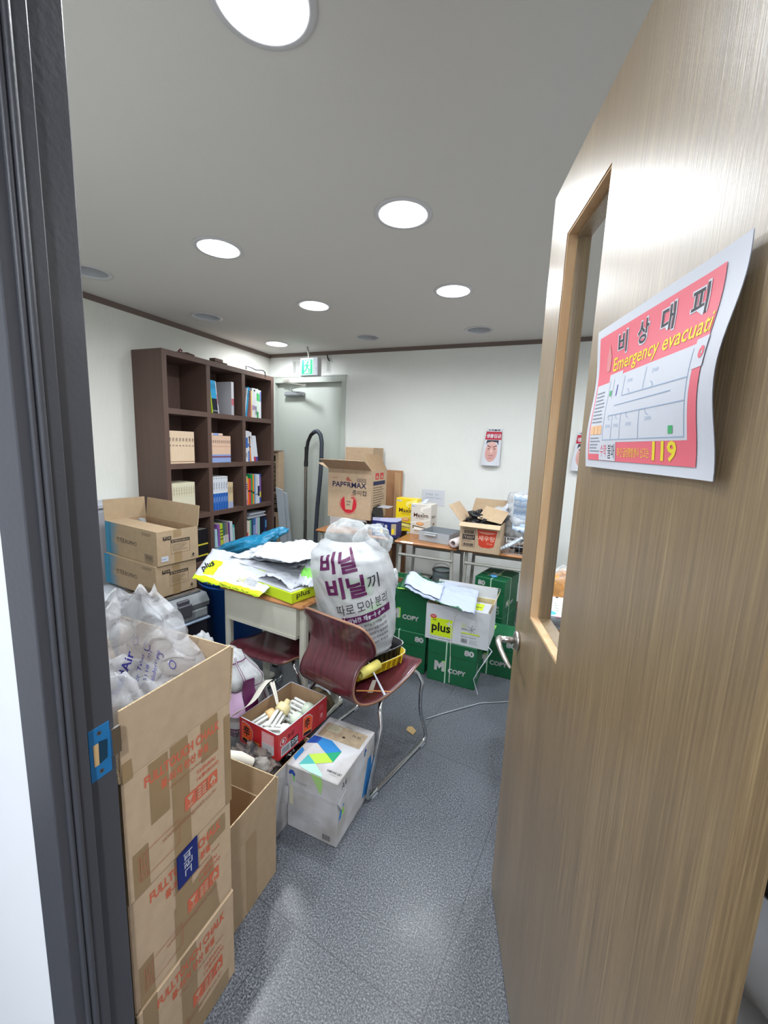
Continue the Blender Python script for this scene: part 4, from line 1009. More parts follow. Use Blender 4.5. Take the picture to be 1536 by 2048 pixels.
for i, t in enumerate(('비닐류는 폐비닐 분리배출 전용', '으로 하여주세요. 생활쓰레기를', '혼합배출 시 과태료가 부과되며', '이물질은 투명 또는 반투명 봉투', '에 담아 배출하여 주세요')):
    F.text(t, .035, .672 - i * .023, .165, .013, flat('#4a464c'), .01)
mb.build('film_body', r)
mb = MB(); mb.blob((-.105, -.02, .49), (.105, .10, .09), M_clear, .16, 1.6, 50, 32, 3); mb.blob((-.005, .02, .485), (.085, .08, .075), M_clear, .22, 1.8, 50, 32, 8)
tag(mb.build('clear_film_top', r), 'clear crumpled film bulging from the mouth')
mb = MB(); mb.blob((-.045, -.085, .30), (.085, .06, .07), M_limel, .3, 2, 24, 16, 3); mb.blob((.045, -.085, .19), (.06, .05, .05), M_limel, .3, 2, 24, 16, 5)
mb.blob((-.03, -.02, .17), (.125, .125, .15), flat('#c6c3c3'), .18, 2, 28, 18, 6); mb.blob((-.075, -.02, .36), (.13, .125, .10), flat('#d0d1d2'), .18, 2, 28, 18, 7)
mb.build('bag_contents', r)
mb = MB(); mb.blob((.085, .06, .31), (.03, .03, .05), M_film, .3, 2, 24, 16, 11); mb.build('tied_handle', r)

# paint trays
def tray(name, label, cm, cen, rz, L, W, H, z, grime=None):
    r = thing(name, label, 'tray', (cen[0], cen[1], z), rz)
    mb = MB(); t = .003; n = 40
    def loop(l, w, zz, rr):
        out = []
        for i in range(n):
            a = 2 * PI * i / n; ca, sa = math.cos(a), math.sin(a); p = 5.0
            q = (abs(ca) ** p + abs(sa) ** p) ** (-1 / p); out.append((ca * q * l / 2, sa * q * w / 2, zz))
        return out
    rings = [loop(L * .8, W * .78, 0.001, 0), loop(L * .86, W * .84, .004, 0), loop(L * .97, W * .96, H, 0), loop(L, W, H, 0), loop(L, W, H - .006, 0), loop(L * .965, W * .95, H - .006, 0), loop(L * .84, W * .82, .0, 0)]
    vs = [v for q in rings for v in q]
    fs = [(k * n + i, k * n + (i + 1) % n, (k + 1) * n + (i + 1) % n, (k + 1) * n + i) for k in range(len(rings) - 1) for i in range(n)]
    mb.add(vs, fs, cm, True); mb.add(rings[0], [tuple(range(n))], cm)
    if grime: mb.add([(x * 1.0, y, H + .0008) for x, y, _ in rings[2]] + [(x, y, H + .0008) for x, y, _ in rings[3]], [(i, (i + 1) % n, n + (i + 1) % n, n + i) for i in range(n)], grime)
    ts_ = mb.build('tray_shell', r)
    mb = MB()
    for i in range(9):
        y = -L * .36 + i * L * .09
        for s in (-1, 1): mb.tube([(y, s * W * .425, .006), (y, s * W * .468, H - .008)], .0035, cm, n=6)
    mb.build('side_ribs', ts_)
    return r
ya = math.radians(64)
tray('paint_tray', 'yellow plastic paint roller tray with dried white paint on the maroon seat', M_yel, (-.735, 1.675), ya, .36, .19, .055, .412, mat('dried_paint', '#d8d6cc', .7, var=.5, vscale=40, col2='#b0a24a'))
tray('paint_tray', 'black plastic paint tray smeared with white, nested over the yellow tray', M_black, (-.735, 1.69), ya, .33, .165, .06, .442, mat('smear', '#3a3a3e', .5, var=.6, vscale=50, col2='#b8b8ba'))
mb = MB(); mb.tube([(0, 0, 0), (.10, .14, .0)], .0001, M_yel)
mb = MB(); T = Matrix.Rotation(PI / 2, 4, 'Y')
mb.lathe([(.0165, 0), (.0205, 0), (.0205, .11), (.0165, .11), (.0165, 0)], mat('pale_yellow_plastic', '#d8cc6a', .5), n=24, T=T)
tag(mb.build('roller_sleeve', None, loc=(-.676, 1.450, .500), rot=(0, -.06, math.radians(70))), 'hollow pale yellow roller tube lying along the yellow paint tray', 'paint roller')
mb = MB(); mb.tube([(0, 0, 0), (.105, -.06, -.090)], [.0022, .0055], M_white, n=8); tag(mb.build('plastic_stick', None, loc=(-.671, 1.524, .520)), 'thin white plastic stick slanting off the yellow paint tray', 'stick')
mb = MB(); mb.tube([(0, 0, 0), (.07, .03, 0.002), (.135, .059, 0.0)], [.003, .003, .002], flat('#c88a50'), n=8); tag(mb.build('wooden_chopstick', None, loc=(-.692, 1.452, .422)), 'wooden chopstick lying across the rear of the maroon seat', 'stick')
mb = MB(); mb.slab([(0, 0, 0), (.02, .01, 0), (.015, .06, .03), (0, .05, .03)], .002, flat('#9a9288')); tag(mb.build('scraper_blade', None, loc=(-.650, 1.475, .412)), 'small grey scraper under the yellow paint tray', 'scraper')
mb = MB(); mb.lathe([(.0, 0), (.035, .0), (.05, .03), (.052, .032), (.048, .03), (.0, .006)], M_offw, n=28); tag(mb.build('paper_bowl', None, loc=(-.80, 1.495, .722), rot=(1.4, .0, -.2)), 'white paper bowl wedged between the chair back and the bag', 'bowl')
mb = MB(); mb.box(0, 0, 0, .10, .06, .05, M_black, bev=.006); tag(mb.build('black_case', None, loc=(-.99, 1.585, .645)), 'black case edge between the desk and the bag', 'case')
bpy.data.objects.remove(bpy.data.objects['black_case'])

# ------------------------------------------------------------------ papers and ream wrappers on the cluttered desk
def crum(x, y, s, a): return a * noise.noise(Vector((x * 9 + s, y * 9, s))) + a * .5 * noise.noise(Vector((x * 22, y * 22 + s, s)))
r = thing('paper_wrapper', 'torn white and lime ream wrapper hanging over the left end of the desk', 'paper wrapper', (-1.60, 1.60, .715))
mb = MB()
def w1(u, v):
    x = -.10 + u * .47; y = -.06 + v * .24 - .045 * u; z = .010 + .052 * v ** .8 + .028 * (1 - u) * v + crum(u, v, 3, .010) + .015 * math.sin(u * 3) * v
    return (x - .14 * v * (1 - u), y + .05 * (1 - u) * v, z)
mb.grid(w1, 30, 16, M_white, mf=lambda u, v: M_lime if v < .10 or (u < .26 and .2 + .0 < v < .62 and u > .10) else M_white)
F = Face(mb, (0, 0, 0), (1, 0, 0), (0, 0, 1), fn=lambda x, y, k: Vector(w1(x / .47, y / .24)) + Vector((0, -.0025, .002)))
F.text('plus', .052, .052, .075, .062, flat('#23231f'), .02, rot=.9); F.text('B4', .28, .055, .045, .035, flat('#d3dc9a')); F.lines(.33, .05, .08, .05, 5, flat('#b8bcc4'), .3, 2)
F.text('Premium Copy Paper', .20, .002, .20, .012, flat('#3a3d20'))
mb.build('wrapper_sheet', r, solid=.0006)
r = thing('ream_box', 'lime green and white opened copy paper ream at the right corner of the desk', 'paper ream', (-1.33, 1.60, .702), math.radians(-14))
mb = MB(); mb.box(0, 0, 0, .26, .20, .052, M_lime, bev=.002); mb.box(.004, .004, .052, .25, .196, .056, M_white)
f = faces(mb, 0, 0, 0, .26, .20, .052); f['+x'].text('plus', .03, .014, .085, .034, flat('#23231f'), .015); f['-y'].frame(.03, .012, .06, .04, .0012, flat('#8fa010')); mb.build('ream_body', r)
mb = MB(); mb.grid(lambda u, v: (-.02 + .25 * u, .02 + .18 * v, .060 + .035 * math.sin(PI * u) + crum(u, v, 7, .012)), 24, 16, M_white); mb.build('wrapper_sheet', r, solid=.0006)
r = thing('paper_pile', 'stack of reams topped with loose white sheets at the back of the desk', 'paper stack', (-1.60, 1.72, .702), math.radians(-8))
mb = MB(); mb.box(.02, 0, 0, .38, .25, .09, M_white, bev=.002); f = faces(mb, .02, 0, 0, .38, .25, .09)['-y']; f.rect(.02, .03, .22, .05, M_lime); f.lines(.03, .035, .12, .035, 3, flat('#5a6a10'), .3, 5); mb.build('ream_stack', r)
for i, (x, y, a, z, w, d, t) in enumerate(((-.04, .02, .15, .100, .40, .30, .02), (.08, .05, -.25, .125, .42, .30, .05), (.14, .0, .35, .135, .30, .21, .03), (.0, .12, -.1, .118, .36, .26, -.02))):
    mb = MB(); mb.grid(lambda u, v: (u * w, v * d, t * u + .5 * t * v + .025 * math.sin(u * 2.4 + i) * v + crum(u, v, i * 4.1, .014)), 18, 14, M_white)
    mb.build('loose_sheet', r, loc=(x, y, z), rz=a, solid=.0006)
r = thing('paper_pile', 'crumpled white wrapper and green printed scraps leaning against the plastic bag', 'paper scraps', (-1.22, 1.70, .75))
mb = MB(); mb.grid(lambda u, v: (u * .22, v * .22 + .02, .06 + .07 * u + crum(u, v, 11, .025)), 22, 20, M_white, mf=lambda u, v: M_limel if (.55 < u < .75 and v < .5) or (u > .8 and v > .6) else M_white); mb.build('scrap_sheet', r, solid=.0006)
mb = MB(); mb.grid(lambda u, v: (.10 + u * .10, -.08 + v * .12, .02 + .09 * v + crum(u, v, 13, .02)), 12, 12, M_white, mf=lambda u, v: M_limel if .3 < v < .7 else M_white); mb.build('scrap_sheet', r, solid=.0006)
mb = MB(); mb.blob((0, 0, 0), (.21, .10, .055), M_cyan, .3, 1.5, 50, 28, 4); mb.blob((.16, .05, .02), (.10, .05, .03), M_cyan, .3, 1.5, 30, 18, 7)
tag(mb.build('plastic_bag', None, loc=(-1.80, 2.10, .78), rot=(0, -.30, .35)), 'crumpled teal blue plastic bag between the bookcase and the paper pile', 'plastic bag')

# ------------------------------------------------------------------ blue bin
r = thing('waste_bin', 'tall royal blue plastic bin beside the cream desk', 'bin', (-2.02, 2.20, 0))
mb = MB(); mb.lathe([(0, .004), (.185, .004), (.225, .50), (.232, .50), (.232, .52), (.219, .52), (.180, .012), (0, .012)], M_binb, n=40); bb_ = mb.build('bin_body', r)
mb = MB(); mb.lathe([(.228, .475), (.236, .478), (.236, .488), (.229, .49)], M_binb, n=40); mb.build('rim_band', bb_)
mb = MB(); mb.grid(lambda u, v: (u * .22, v * .12, .05 * u + crum(u, v, 3, .03)), 14, 8, M_white, mf=lambda u, v: M_lime if v < .15 else M_white)
tag(mb.build('paper_wrapper', None, loc=(-1.93, 1.86, .56), rz=.3, solid=.0006), 'small torn white wrapper caught on the rim of the blue bin', 'paper wrapper')

# ------------------------------------------------------------------ toolbox, drawer unit and lamp cartons
TR = math.radians(-9)
r = thing('drawer_unit', 'low dark violet plastic drawer unit under the grey toolbox', 'storage box', (-2.42, 1.64, 0), TR)
mb = MB(); mb.box(0, 0, .005, .36, .36, .30, M_navyp, bev=.01); mb.build('unit_body', r)
for k in range(3): mb = MB(); mb.box(.36, .012, .02 + k * .093, .366, .348, .105 + k * .093, M_navyp, bev=.004); mb.build('drawer_front', r)
r = thing('toolbox', 'grey plastic toolbox with a dark latch under the lamp cartons', 'toolbox', (-2.42, 1.63, .301), TR)
M_toolg = mat('toolbox_grey', '#8e9397', .42)
mb = MB(); mb.box(0, 0, 0, .385, .37, .014, flat('#a9bcd4', .4), bev=.004); mb.box(.005, .005, .014, .375, .365, .085, M_toolg, bev=.012); mb.build('box_base', r)
mb = MB(); prism_v = [(0, .0), (.37, .0), (.378, .03), (.345, .078), (.02, .078), (-.004, .03)]
mb.slab([(a, .0, .088 + b) for a, b in prism_v], .37, M_toolg); mb.v = [(x, (-y if y < 0 else y), z) for x, y, z in mb.v]; lid_ = mb.build('lid', r, bevel=.008)
mb = MB(); mb.box(.362, .155, .055, .386, .245, .135, M_dgrey, bev=.006); mb.box(.33, .16, .13, .37, .24, .160, M_dgrey, bev=.006); mb.build('latch', lid_)
for a, b in ((.03, .13), (.27, .35)): mb = MB(); mb.box(.372, a, .03, .379, b, .078, flat('#a0a6aa', .4), bev=.003); mb.build('front_rib', r)
mb = MB(); 
for i in range(3): mb.grid(lambda u, v: (-.02 + u * .34, .03 + v * .31, .004 + i * .005 + crum(u, v, i, .008) * .6), 14, 12, [M_dgrey, M_greyp, flat('#5f564e')][i])
tag(mb.build('plastic_sleeves', None, loc=(-2.42, 1.64, .468), rz=TR, solid=.0015), 'dark grey plastic sleeves squeezed between the toolbox and the lamp cartons', 'plastic sheets')
r = thing('storage_crate', 'grey plastic crate beside the left wall under the paper stack', 'storage box', (-2.80, 1.50, 0), math.radians(-6))
mb = MB(); mb.hollow(0, 0, 0, .34, .34, .30, .006, M_greyp, M_greyp, M_greyp); mb.box(-.006, -.006, .27, .346, .346, .301, M_grey2); mb.build('crate_body', r)
r = thing('carton', 'small brown carton edge beside the steel frame, left of the air cushion wrap', 'cardboard box', (-2.47, 1.18, .0005), math.radians(-6))
mb = MB(); mb.box(0, 0, 0, .30, .24, .33, M_card2, bev=.003); mb.box(.12, -.0006, .002, .16, .0, .33, M_tape); mb.build('box_body', r)
for k in range(9):
    mb = MB(); rr = random.Random(k); mb.grid(lambda u, v: (u * .30, v * .21, .006 * math.sin(u * 3 + k) + .010 * (u - .5) ** 2 * rr.uniform(-1, 1)), 8, 6, M_white)
    tag(mb.build('paper_sheaf', None, loc=(-2.66 + rr.uniform(-.015, .02), 1.60 + rr.uniform(-.01, .02), .317 + k * .0185), rz=rr.uniform(-.2, .06), solid=.012), 'sheaf of white paper in the stack under the left end of the lamp cartons', 'paper stack', 'paper sheaves under the lamp cartons')
def lampbox(label, loc, rz, L, D, H, opened):
    r = thing('carton', label, 'cardboard box', loc, rz, group='lamp cartons')
    mb = MB()
    if opened: mb.hollow(0, 0, 0, L, D, H, .004, M_card2, M_cardin, M_cardedge)
    else: mb.box(0, 0, 0, L, D, H, M_card2, bev=.003)
    f = faces(mb, 0, 0, 0, L, D, H); F = f['-y']; tl = flat('#3a86a8'); ik = flat('#3d342e')
    F.rect(.0, .0, .055, H, tl)
    for k in range(20): F.k -= F.st; z = k / 20 * H; w = .055 + (.055 if k < 7 else .02 + .06 * abs(k - 8) / 12); F.poly([(.05, z), (.05 + w, z + H / 40), (.05, z + H / 21)], tl)
    F.text('번개표/KUMHO', .135, H * .43, .225, .034, ik, .0); F.rect(.44, .022, .085, .036, ik); F.rect(.443, .025, .079, .030, M_card2); F.bars(.446, .027, .073, .026, ik, 14)
    F.lines(.42, H - .035, .10, .02, 2, flat('#6d5c4a'), .35, 2); F.lines(.44, .006, .10, .012, 2, flat('#6d5c4a'), .35, 3)
    F = f['+x']; F.rect(.105, 0, .050, H, M_tape) if not opened else (F.rect(.105, 0, .050, .07, M_tape), F.rect(.105, H - .045, .05, .045, M_tape))
    F.frame(.085, .060, .125, .085, .0012, ik); F.rect(.085, .128, .125, .019, ik); F.text('번개표/KUMHO', .092, .131, .11, .012, M_card2, .01)
    F.lines(.095, .075, .10, .045, 5, flat('#7a6a58'), .3, 5); F.rect(.038, H - .055, .024, .022, ik); F.rect(.065, H - .055, .024, .022, ik)
    F.poly([(.043, H - .036), (.057, H - .036), (.051, H - .045), (.049, H - .045)], M_card2); F.poly([(.069, H - .046), (.077, H - .037), (.085, H - .046)], M_card2)
    F.poly([(.222, .03), (.232, .045), (.240, .03), (.231, .022)], ik); F.lines(.215, .014, .035, .006, 1, ik, .4)
    if opened: F.rect(.022, .022, .045, .032, M_white); F.lines(.026, .032, .036, .012, 1, flat('#8a94b0'), .6)
    mb.build('box_body', r)
    return r
lampbox('closed lamp carton with teal zigzag end, lower of the two', (-2.668, 1.728, .492), math.radians(-7), .555, .27, .198, False)
r = lampbox('opened lamp carton with raised flaps and teal zigzag end, upper of the two', (-2.672, 1.748, .691), math.radians(-8), .57, .268, .205, True)
L, D, H = .57, .268, .206
flap(r, (0, D, H), (L, D, H), (0, .12, 1), .13, M_card2, M_card2)
flap(r, (0, 0, H), (0, D, H), (-.06, .0, 1), .135, M_card2, M_card2)
mb = MB(); mb.slab([(0, 0, H + .001), (L, 0, H + .001), (L, .13, H + .0025), (0, .13, H + .0025)], .003, M_card2, M_card2, M_cardedge); mb.build('flap', r)
mb = MB()
for k in range(3): mb.tube([(.03, .16 + k * .035, H - .05), (L - .05, .16 + k * .035, H - .05)], .015, M_card2, n=12)
mb.tube([(.05, .2, H - .018), (.09, .2, H - .018)], .017, M_grey2); mb.build('lamp_tubes', r)

# white cabinet on the left wall
r = thing('cabinet', 'white panel cabinet standing against the left wall behind the lamp cartons', 'cabinet', (-2.992, 1.45, 0))
mb = MB(); mb.box(0, 0, 0, .17, .62, .95, M_white, bev=.006); mb.build('cabinet_body', r)
mb = MB(); mb.box(0, -.008, .95, .185, .64, .985, M_white, bev=.006); mb.build('cabinet_top', r)
mb = MB(); mb.box(.17, .02, .06, .175, .60, .93, M_white, bev=.003); mb.build('door_front', r)

# printed bag on the floor
r = thing('plastic_bag', 'white recycling bag with purple pictogram print slumped on the floor by the desk', 'plastic bag', (-1.30, 1.31, 0))
mb = MB()
def b2(u, v, off=0):
    a = 2 * PI * u; z = v; prof = lerp_tab(v, [(0, .80), (.15, 1.0), (.5, 1.0), (.8, .8), (.95, .42), (1, .12)])
    w = 1 + .14 * noise.noise(Vector((math.cos(a) * 1.5, math.sin(a) * 1.5, v * 3))) + .06 * noise.noise(Vector((math.cos(a) * 4, math.sin(a) * 4, v * 8)))
    R = prof * w
    return Vector((math.cos(a) * (.225 * R + off) + .03 * v, math.sin(a) * (.165 * R + off), .004 + .545 * v * (1 + .07 * noise.noise(Vector((math.cos(a) * 2, math.sin(a) * 2, 4)))) + off))
mb.grid(lambda u, v: b2(u, v), 80, 40, M_film)
pl = flat('#5a1f50', .4); lp = flat('#c6a8cc', .4)
F = Face(mb, (0, 0, 0), (1, 0, 0), (0, 0, 1), fn=lambda x, y, k: b2(.80 + x / 1.25, min(.99, y), .002 + k * 3))
for i in range(4):
    for j in range(2): F.rect(-.16 + i * .11, .50 + j * .25, .102, .0075, pl); F.rect(-.16 + i * .11, .70 + j * .22, .102, .0075, pl); F.rect(-.16 + i * .11, .50 + j * .25, .0045, .21, pl); F.rect(-.062 + i * .11, .50 + j * .25, .0045, .21, pl)
F.rect(.06, .58, .09, .16, lp); F.rect(.155, .60, .07, .22, pl); F.rect(.04, .42, .035, .30, pl); F.text('X', .047, .45, .02, .06, M_white, .02); F.text('해당품목', .085, .44, .06, .06, pl, .02)
F.rect(-.10, .80, .06, .1, pl); F.rect(.02, .86, .06, .07, pl); F.ell(-.02, .60, .015, .05, lp); F.text('여 구', .16, .40, .05, .06, flat('#3a3a3e'), .01)
mb.build('film_body', r)
mb = MB(); mb.blob((-.13, .02, .50), (.05, .06, .07), M_film, .4, 3, 24, 16, 3); mb.build('tied_handle', r)
mb = MB(); mb.grid(lambda u, v: (u * .13, v * .2, .09 + .06 * math.sin(u * 3) + crum(u, v, 2, .02)), 10, 10, mat('olive_paper', '#6b5c44', .8)); tag(mb.build('brown_paper', None, loc=(-1.09, 1.50, .1), rot=(.5, .5, 0), solid=.001), 'dark brown paper bag edge beside the slumped printed bag', 'paper bag')
mb = MB()
for i in range(5): mb.box(-.12 + i * .01, -.09 + .012 * i, i * .004, .10 + i * .008, .06 + i * .01, i * .004 + .003, M_white, T=Matrix.Rotation(i * .2, 4, 'Z'))
tag(mb.build('loose_papers', None, loc=(-1.20, 1.86, .001)), 'loose white papers on the floor under the cream desk', 'papers')

# ------------------------------------------------------------------ vacuum wand and things by the back door
r = thing('vacuum_cleaner_wand', 'steel vacuum cleaner wand with black grip and looping hose by the back door', 'vacuum cleaner', (-2.41, 3.70, 0))
mb = MB(); mb.tube([(-.02, 0, .03), (-.012, 0, .62)], .018, M_pipe, n=16); mb.tube([(-.013, 0, .58), (-.011, 0, 1.26)], .0155, M_pipe, n=16); mb.tube([(-.013, 0, .60), (-.013, 0, .63)], .020, M_pipe, n=16); mb.build('steel_pipe', r)
mb = MB(); mb.tube([(-.011, 0, 1.20), (-.01, 0, 1.26)], .0215, M_black, n=16); mb.tube([(-.010, 0, 1.25), (-.006, 0, 1.36), (-.004, 0, 1.40)], [.019, .0205, .023], M_black, n=16)
mb.tube([(-.004, 0, 1.38), (.012, 0, 1.46), (.045, 0, 1.525), (.085, 0, 1.555)], [.0185, .018, .018, .0205], M_black, n=16); mb.build('grip', r)
mb = MB(); P = []; ctl = [(.075, 0, 1.552), (.12, 0, 1.568), (.165, -.01, 1.53), (.182, -.01, 1.45), (.178, -.01, 1.25), (.165, -.01, 1.05), (.14, -.01, .8), (.122, -.01, .5), (.13, -.02, .2), (.16, -.05, .03), (.3, -.15, .03)]
for i in range(len(ctl) - 1):
    for k in range(10): P.append(Vector(ctl[i]).lerp(Vector(ctl[i + 1]), k / 10))
for _ in range(6): P = [P[0]] + [(P[i - 1] + P[i] * 2 + P[i + 1]) / 4 for i in range(1, len(P) - 1)] + [P[-1]]
mb.tube(P, [.0205 + .0014 * (i % 2) for i in range(len(P))], M_hose, n=14); mb.build('hose', r)
mb = MB(); mb.box(-.14, -.05, .0, .12, .06, .035, M_black, bev=.01); mb.build('floor_nozzle', r)
r = thing('long_carton', 'tall slim brown carton with black lettering panels beside the back door', 'cardboard box', (-2.800, 3.60, 0), math.radians(0))
mb = MB(); mb.box(0, 0, 0, .112, .09, 1.34, M_card, bev=.002); F = faces(mb, 0, 0, 0, .112, .09, 1.34)['-y']; ik = flat('#2e2823')
F.rect(.02, .92, .05, .30, ik); F.rect(.02, 1.24, .05, .06, ik); F.rect(.05, .70, .05, .19, ik); F.rect(.02, .35, .05, .30, ik)
for i, ch in enumerate('전동블라인드'): F.text(ch, .026, 1.18 - i * .045, .038, .034, M_card, .01)
for i in range(3): F.text('가나다'[i] if 0 else 'ㅁ', .058, .85 - i * .05, .034, .03, M_card, .01)
mb.build('box_body', r)
mb = MB(); mb.slab([(0, -.02, 1.342), (.112, -.02, 1.342), (.112, .09, 1.352), (0, .09, 1.352)], .003, flat('#5a463a')); mb.build('flap', r)
for i, (x, y, w, lab) in enumerate(((-2.662, 3.53, .05, 'grey-white board leaning beside the slim carton, front one'), (-2.640, 3.575, .05, 'grey-white board leaning beside the slim carton, rear one'))):
    mb = MB(); mb.slab([(0, 0, 0), (w * 1.5, 0, 0), (w, .0, .95 - i * .04), (-.03, 0, .97 - i * .04)], .018, flat('#a9b1b9'), flat('#8f979f')); mb.v = [(a + (.95 - c) * .075, b, c) for a, b, c in mb.v]
    tag(mb.build('leaning_board', None, loc=(x, y + .02, .001)), lab, 'board')

# ------------------------------------------------------------------ things on the back desks
DT = .7206
r = thing('carton', 'low white carton under the open paper cup carton', 'cardboard box', (-1.85, 3.22, DT)); mb = MB(); mb.box(0, 0, 0, .36, .24, .078, M_whiteb, bev=.003); mb.box(.22, -.0015, .01, .36, .0, .06, M_black); mb.build('box_body', r)
r = thing('carton', 'open brown carton with navy lettering and a red round cup logo on the back desk', 'cardboard box', (-1.875, 3.225, .8), math.radians(-1))
W, D, H = .425, .33, .43
mb = MB(); mb.hollow(0, 0, 0, W, D, H, .004, M_card, M_cardin, M_cardedge); f = faces(mb, 0, 0, 0, W, D, H); F = f['-y']; nv = flat('#24264a'); rd = flat('#c22a38')
F.text('PAPERMAX', .045, .272, .335, .048, nv, .02); F.text('종이컵', .245, .208, .135, .046, dk, .01); F.poly([(.10, .235), (.13, .270), (.17, .288), (.225, .270), (.240, .23), (.245, .19), (.13, .19)], M_card)
F.ring(.21, .125, .0, .080, rd); F.poly([(.165, .205), (.26, .205), (.245, .078), (.18, .078)], M_card); F.rect(.235, .178, .028, .012, rd)
F.ring(.21, .125, .086, .090, rd, .3, 1.3); F.ring(.21, .125, .086, .090, rd, 2.6, 3.6); F.ring(.21, .125, .086, .090, rd, 4.2, 5.6)
F.text('PAPER', .188, .140, .046, .014, nv, .01); F.text('MAX', .195, .115, .032, .013, nv, .01); F.text('NEW', .045, .345, .05, .014, flat('#b06a50')); F.frame(.29, .328, .085, .026, .003, nv); F.text('친환경용기', .298, .334, .07, .013, nv)
F.poly([(.20, .37), (.215, .345), (.24, .335), (.225, .330), (.19, .332), (.18, .345)], flat('#a85a48'))
F = f['+x']; F.rect(.04, .30, .25, .035, nv); F.lines(.045, .05, .24, .24, 11, flat('#5d4d40'), .35, 8); F.rect(.08, .35, .07, .055, rd); F.rect(.18, .35, .07, .055, rd); F.poly([(.09, .36), (.14, .36), (.115, .395)], M_card); F.poly([(.19, .36), (.24, .36), (.215, .395)], M_card); F.rect(.04, .015, .20, .02, nv)
mb.build('box_body', r)
flap(r, (0, 0, H), (W, 0, H), (0, -1, .55), .17, M_card, M_cardin); flap(r, (0, 0, H), (0, D, H), (-.9, 0, .35), .12, M_card, M_cardin); flap(r, (W, 0, H), (W, D, H), (-.55, .0, .9), .16, M_cardin, M_card)
r = thing('carton', 'tall plain brown carton standing against the back wall behind the paper cup carton', 'cardboard box', (-1.90, 3.58, .0005), math.radians(-2))
mb = MB(); mb.box(0, 0, 0, .30, .23, 1.42, M_card, bev=.003); F = faces(mb, 0, 0, 0, .30, .23, 1.42)['+x']; F.rect(.03, 1.05, .06, .06, rd); F.rect(.11, 1.05, .06, .06, rd); F.rect(.02, .97, .19, .03, nv); mb.build('box_body', r)
r = thing('leaning_board', 'orange brown wooden board leaning on the back wall beside the paper cup carton', 'board', (-1.585, 3.80, 0))
mb = MB(); mb.box(0, 0, .0005, .20, .022, 1.21, M_board, bev=.001); mb.build('board_panel', r); mb = MB(); mb.box(.125, -.012, .0005, .19, .0, 1.19, mat('board_batten', '#c09a72', .6, var=.1, vscale=4, stretch=(8, 8, 1))); mb.build('batten', r)
mb = MB(); mb.box(0, 0, .0005, .13, .03, .70, M_board2); tag(mb.build('leaning_board', None, loc=(-1.335, 3.47, 0)), 'dark brown wooden panel standing behind the gap between the back desks', 'board')
r = thing('tape_dispenser', 'black plastic dispenser with grey top between the carton and the wooden board', 'dispenser', (-1.42, 3.24, DT), math.radians(-6))
mb = MB(); mb.slab([(0, 0, 0), (0, 0, .14), (0, .03, .19), (0, .13, .20), (0, .16, .12), (0, .16, 0)], -.12, M_black, M_black, M_black); mb.build('dispenser_body', r, bevel=.008)
mb = MB(); mb.slab([(.004, .03, .196), (.116, .03, .196), (.116, .13, .204), (.004, .13, .204)], .002, M_grey2); mb.build('top_cover', r)
r = thing('snack_box', 'open navy blue snack carton with yellow label at the desk edge', 'cardboard box', (-1.345, 3.03, DT), math.radians(-2))
mb = MB(); nb = flat('#232a66', .4); lil = flat('#c3c4da')
P5 = [(0, 0), (.16, 0), (.205, .03), (.205, .13), (0, .15)]
for i in range(5):
    a, b = P5[i], P5[(i + 1) % 5]; mb.slab([(a[0], a[1], 0), (b[0], b[1], 0), (b[0], b[1], .125 if i != 4 else .15), (a[0], a[1], .125 if i != 3 else .145)], .003, nb, lil)
mb.add([(x, y, .002) for x, y in P5], [(0, 1, 2, 3, 4)], lil)
F = Face(mb, (0, 0, 0), (1, 0, 0), (0, 0, 1)); F.text('오레오', .035, .085, .07, .025, M_white, .01); F.bars(.012, .03, .06, .042, nb, 12, bg=M_white); F.rect(.075, .03, .022, .03, M_yel); F.rect(.112, .055, .022, .045, M_white); F.rect(.112, .032, .026, .012, flat('#a9c83c')); F.lines(.03, .008, .06, .015, 1, lil, .6)
F = Face(mb, (.16, 0, 0), (.045, .03, 0), (0, 0, 1)); F.rect(.008, .02, .04, .09, flat('#a89a7a')); F.rect(.012, .03, .02, .04, M_yel)
mb.build('box_body', r)
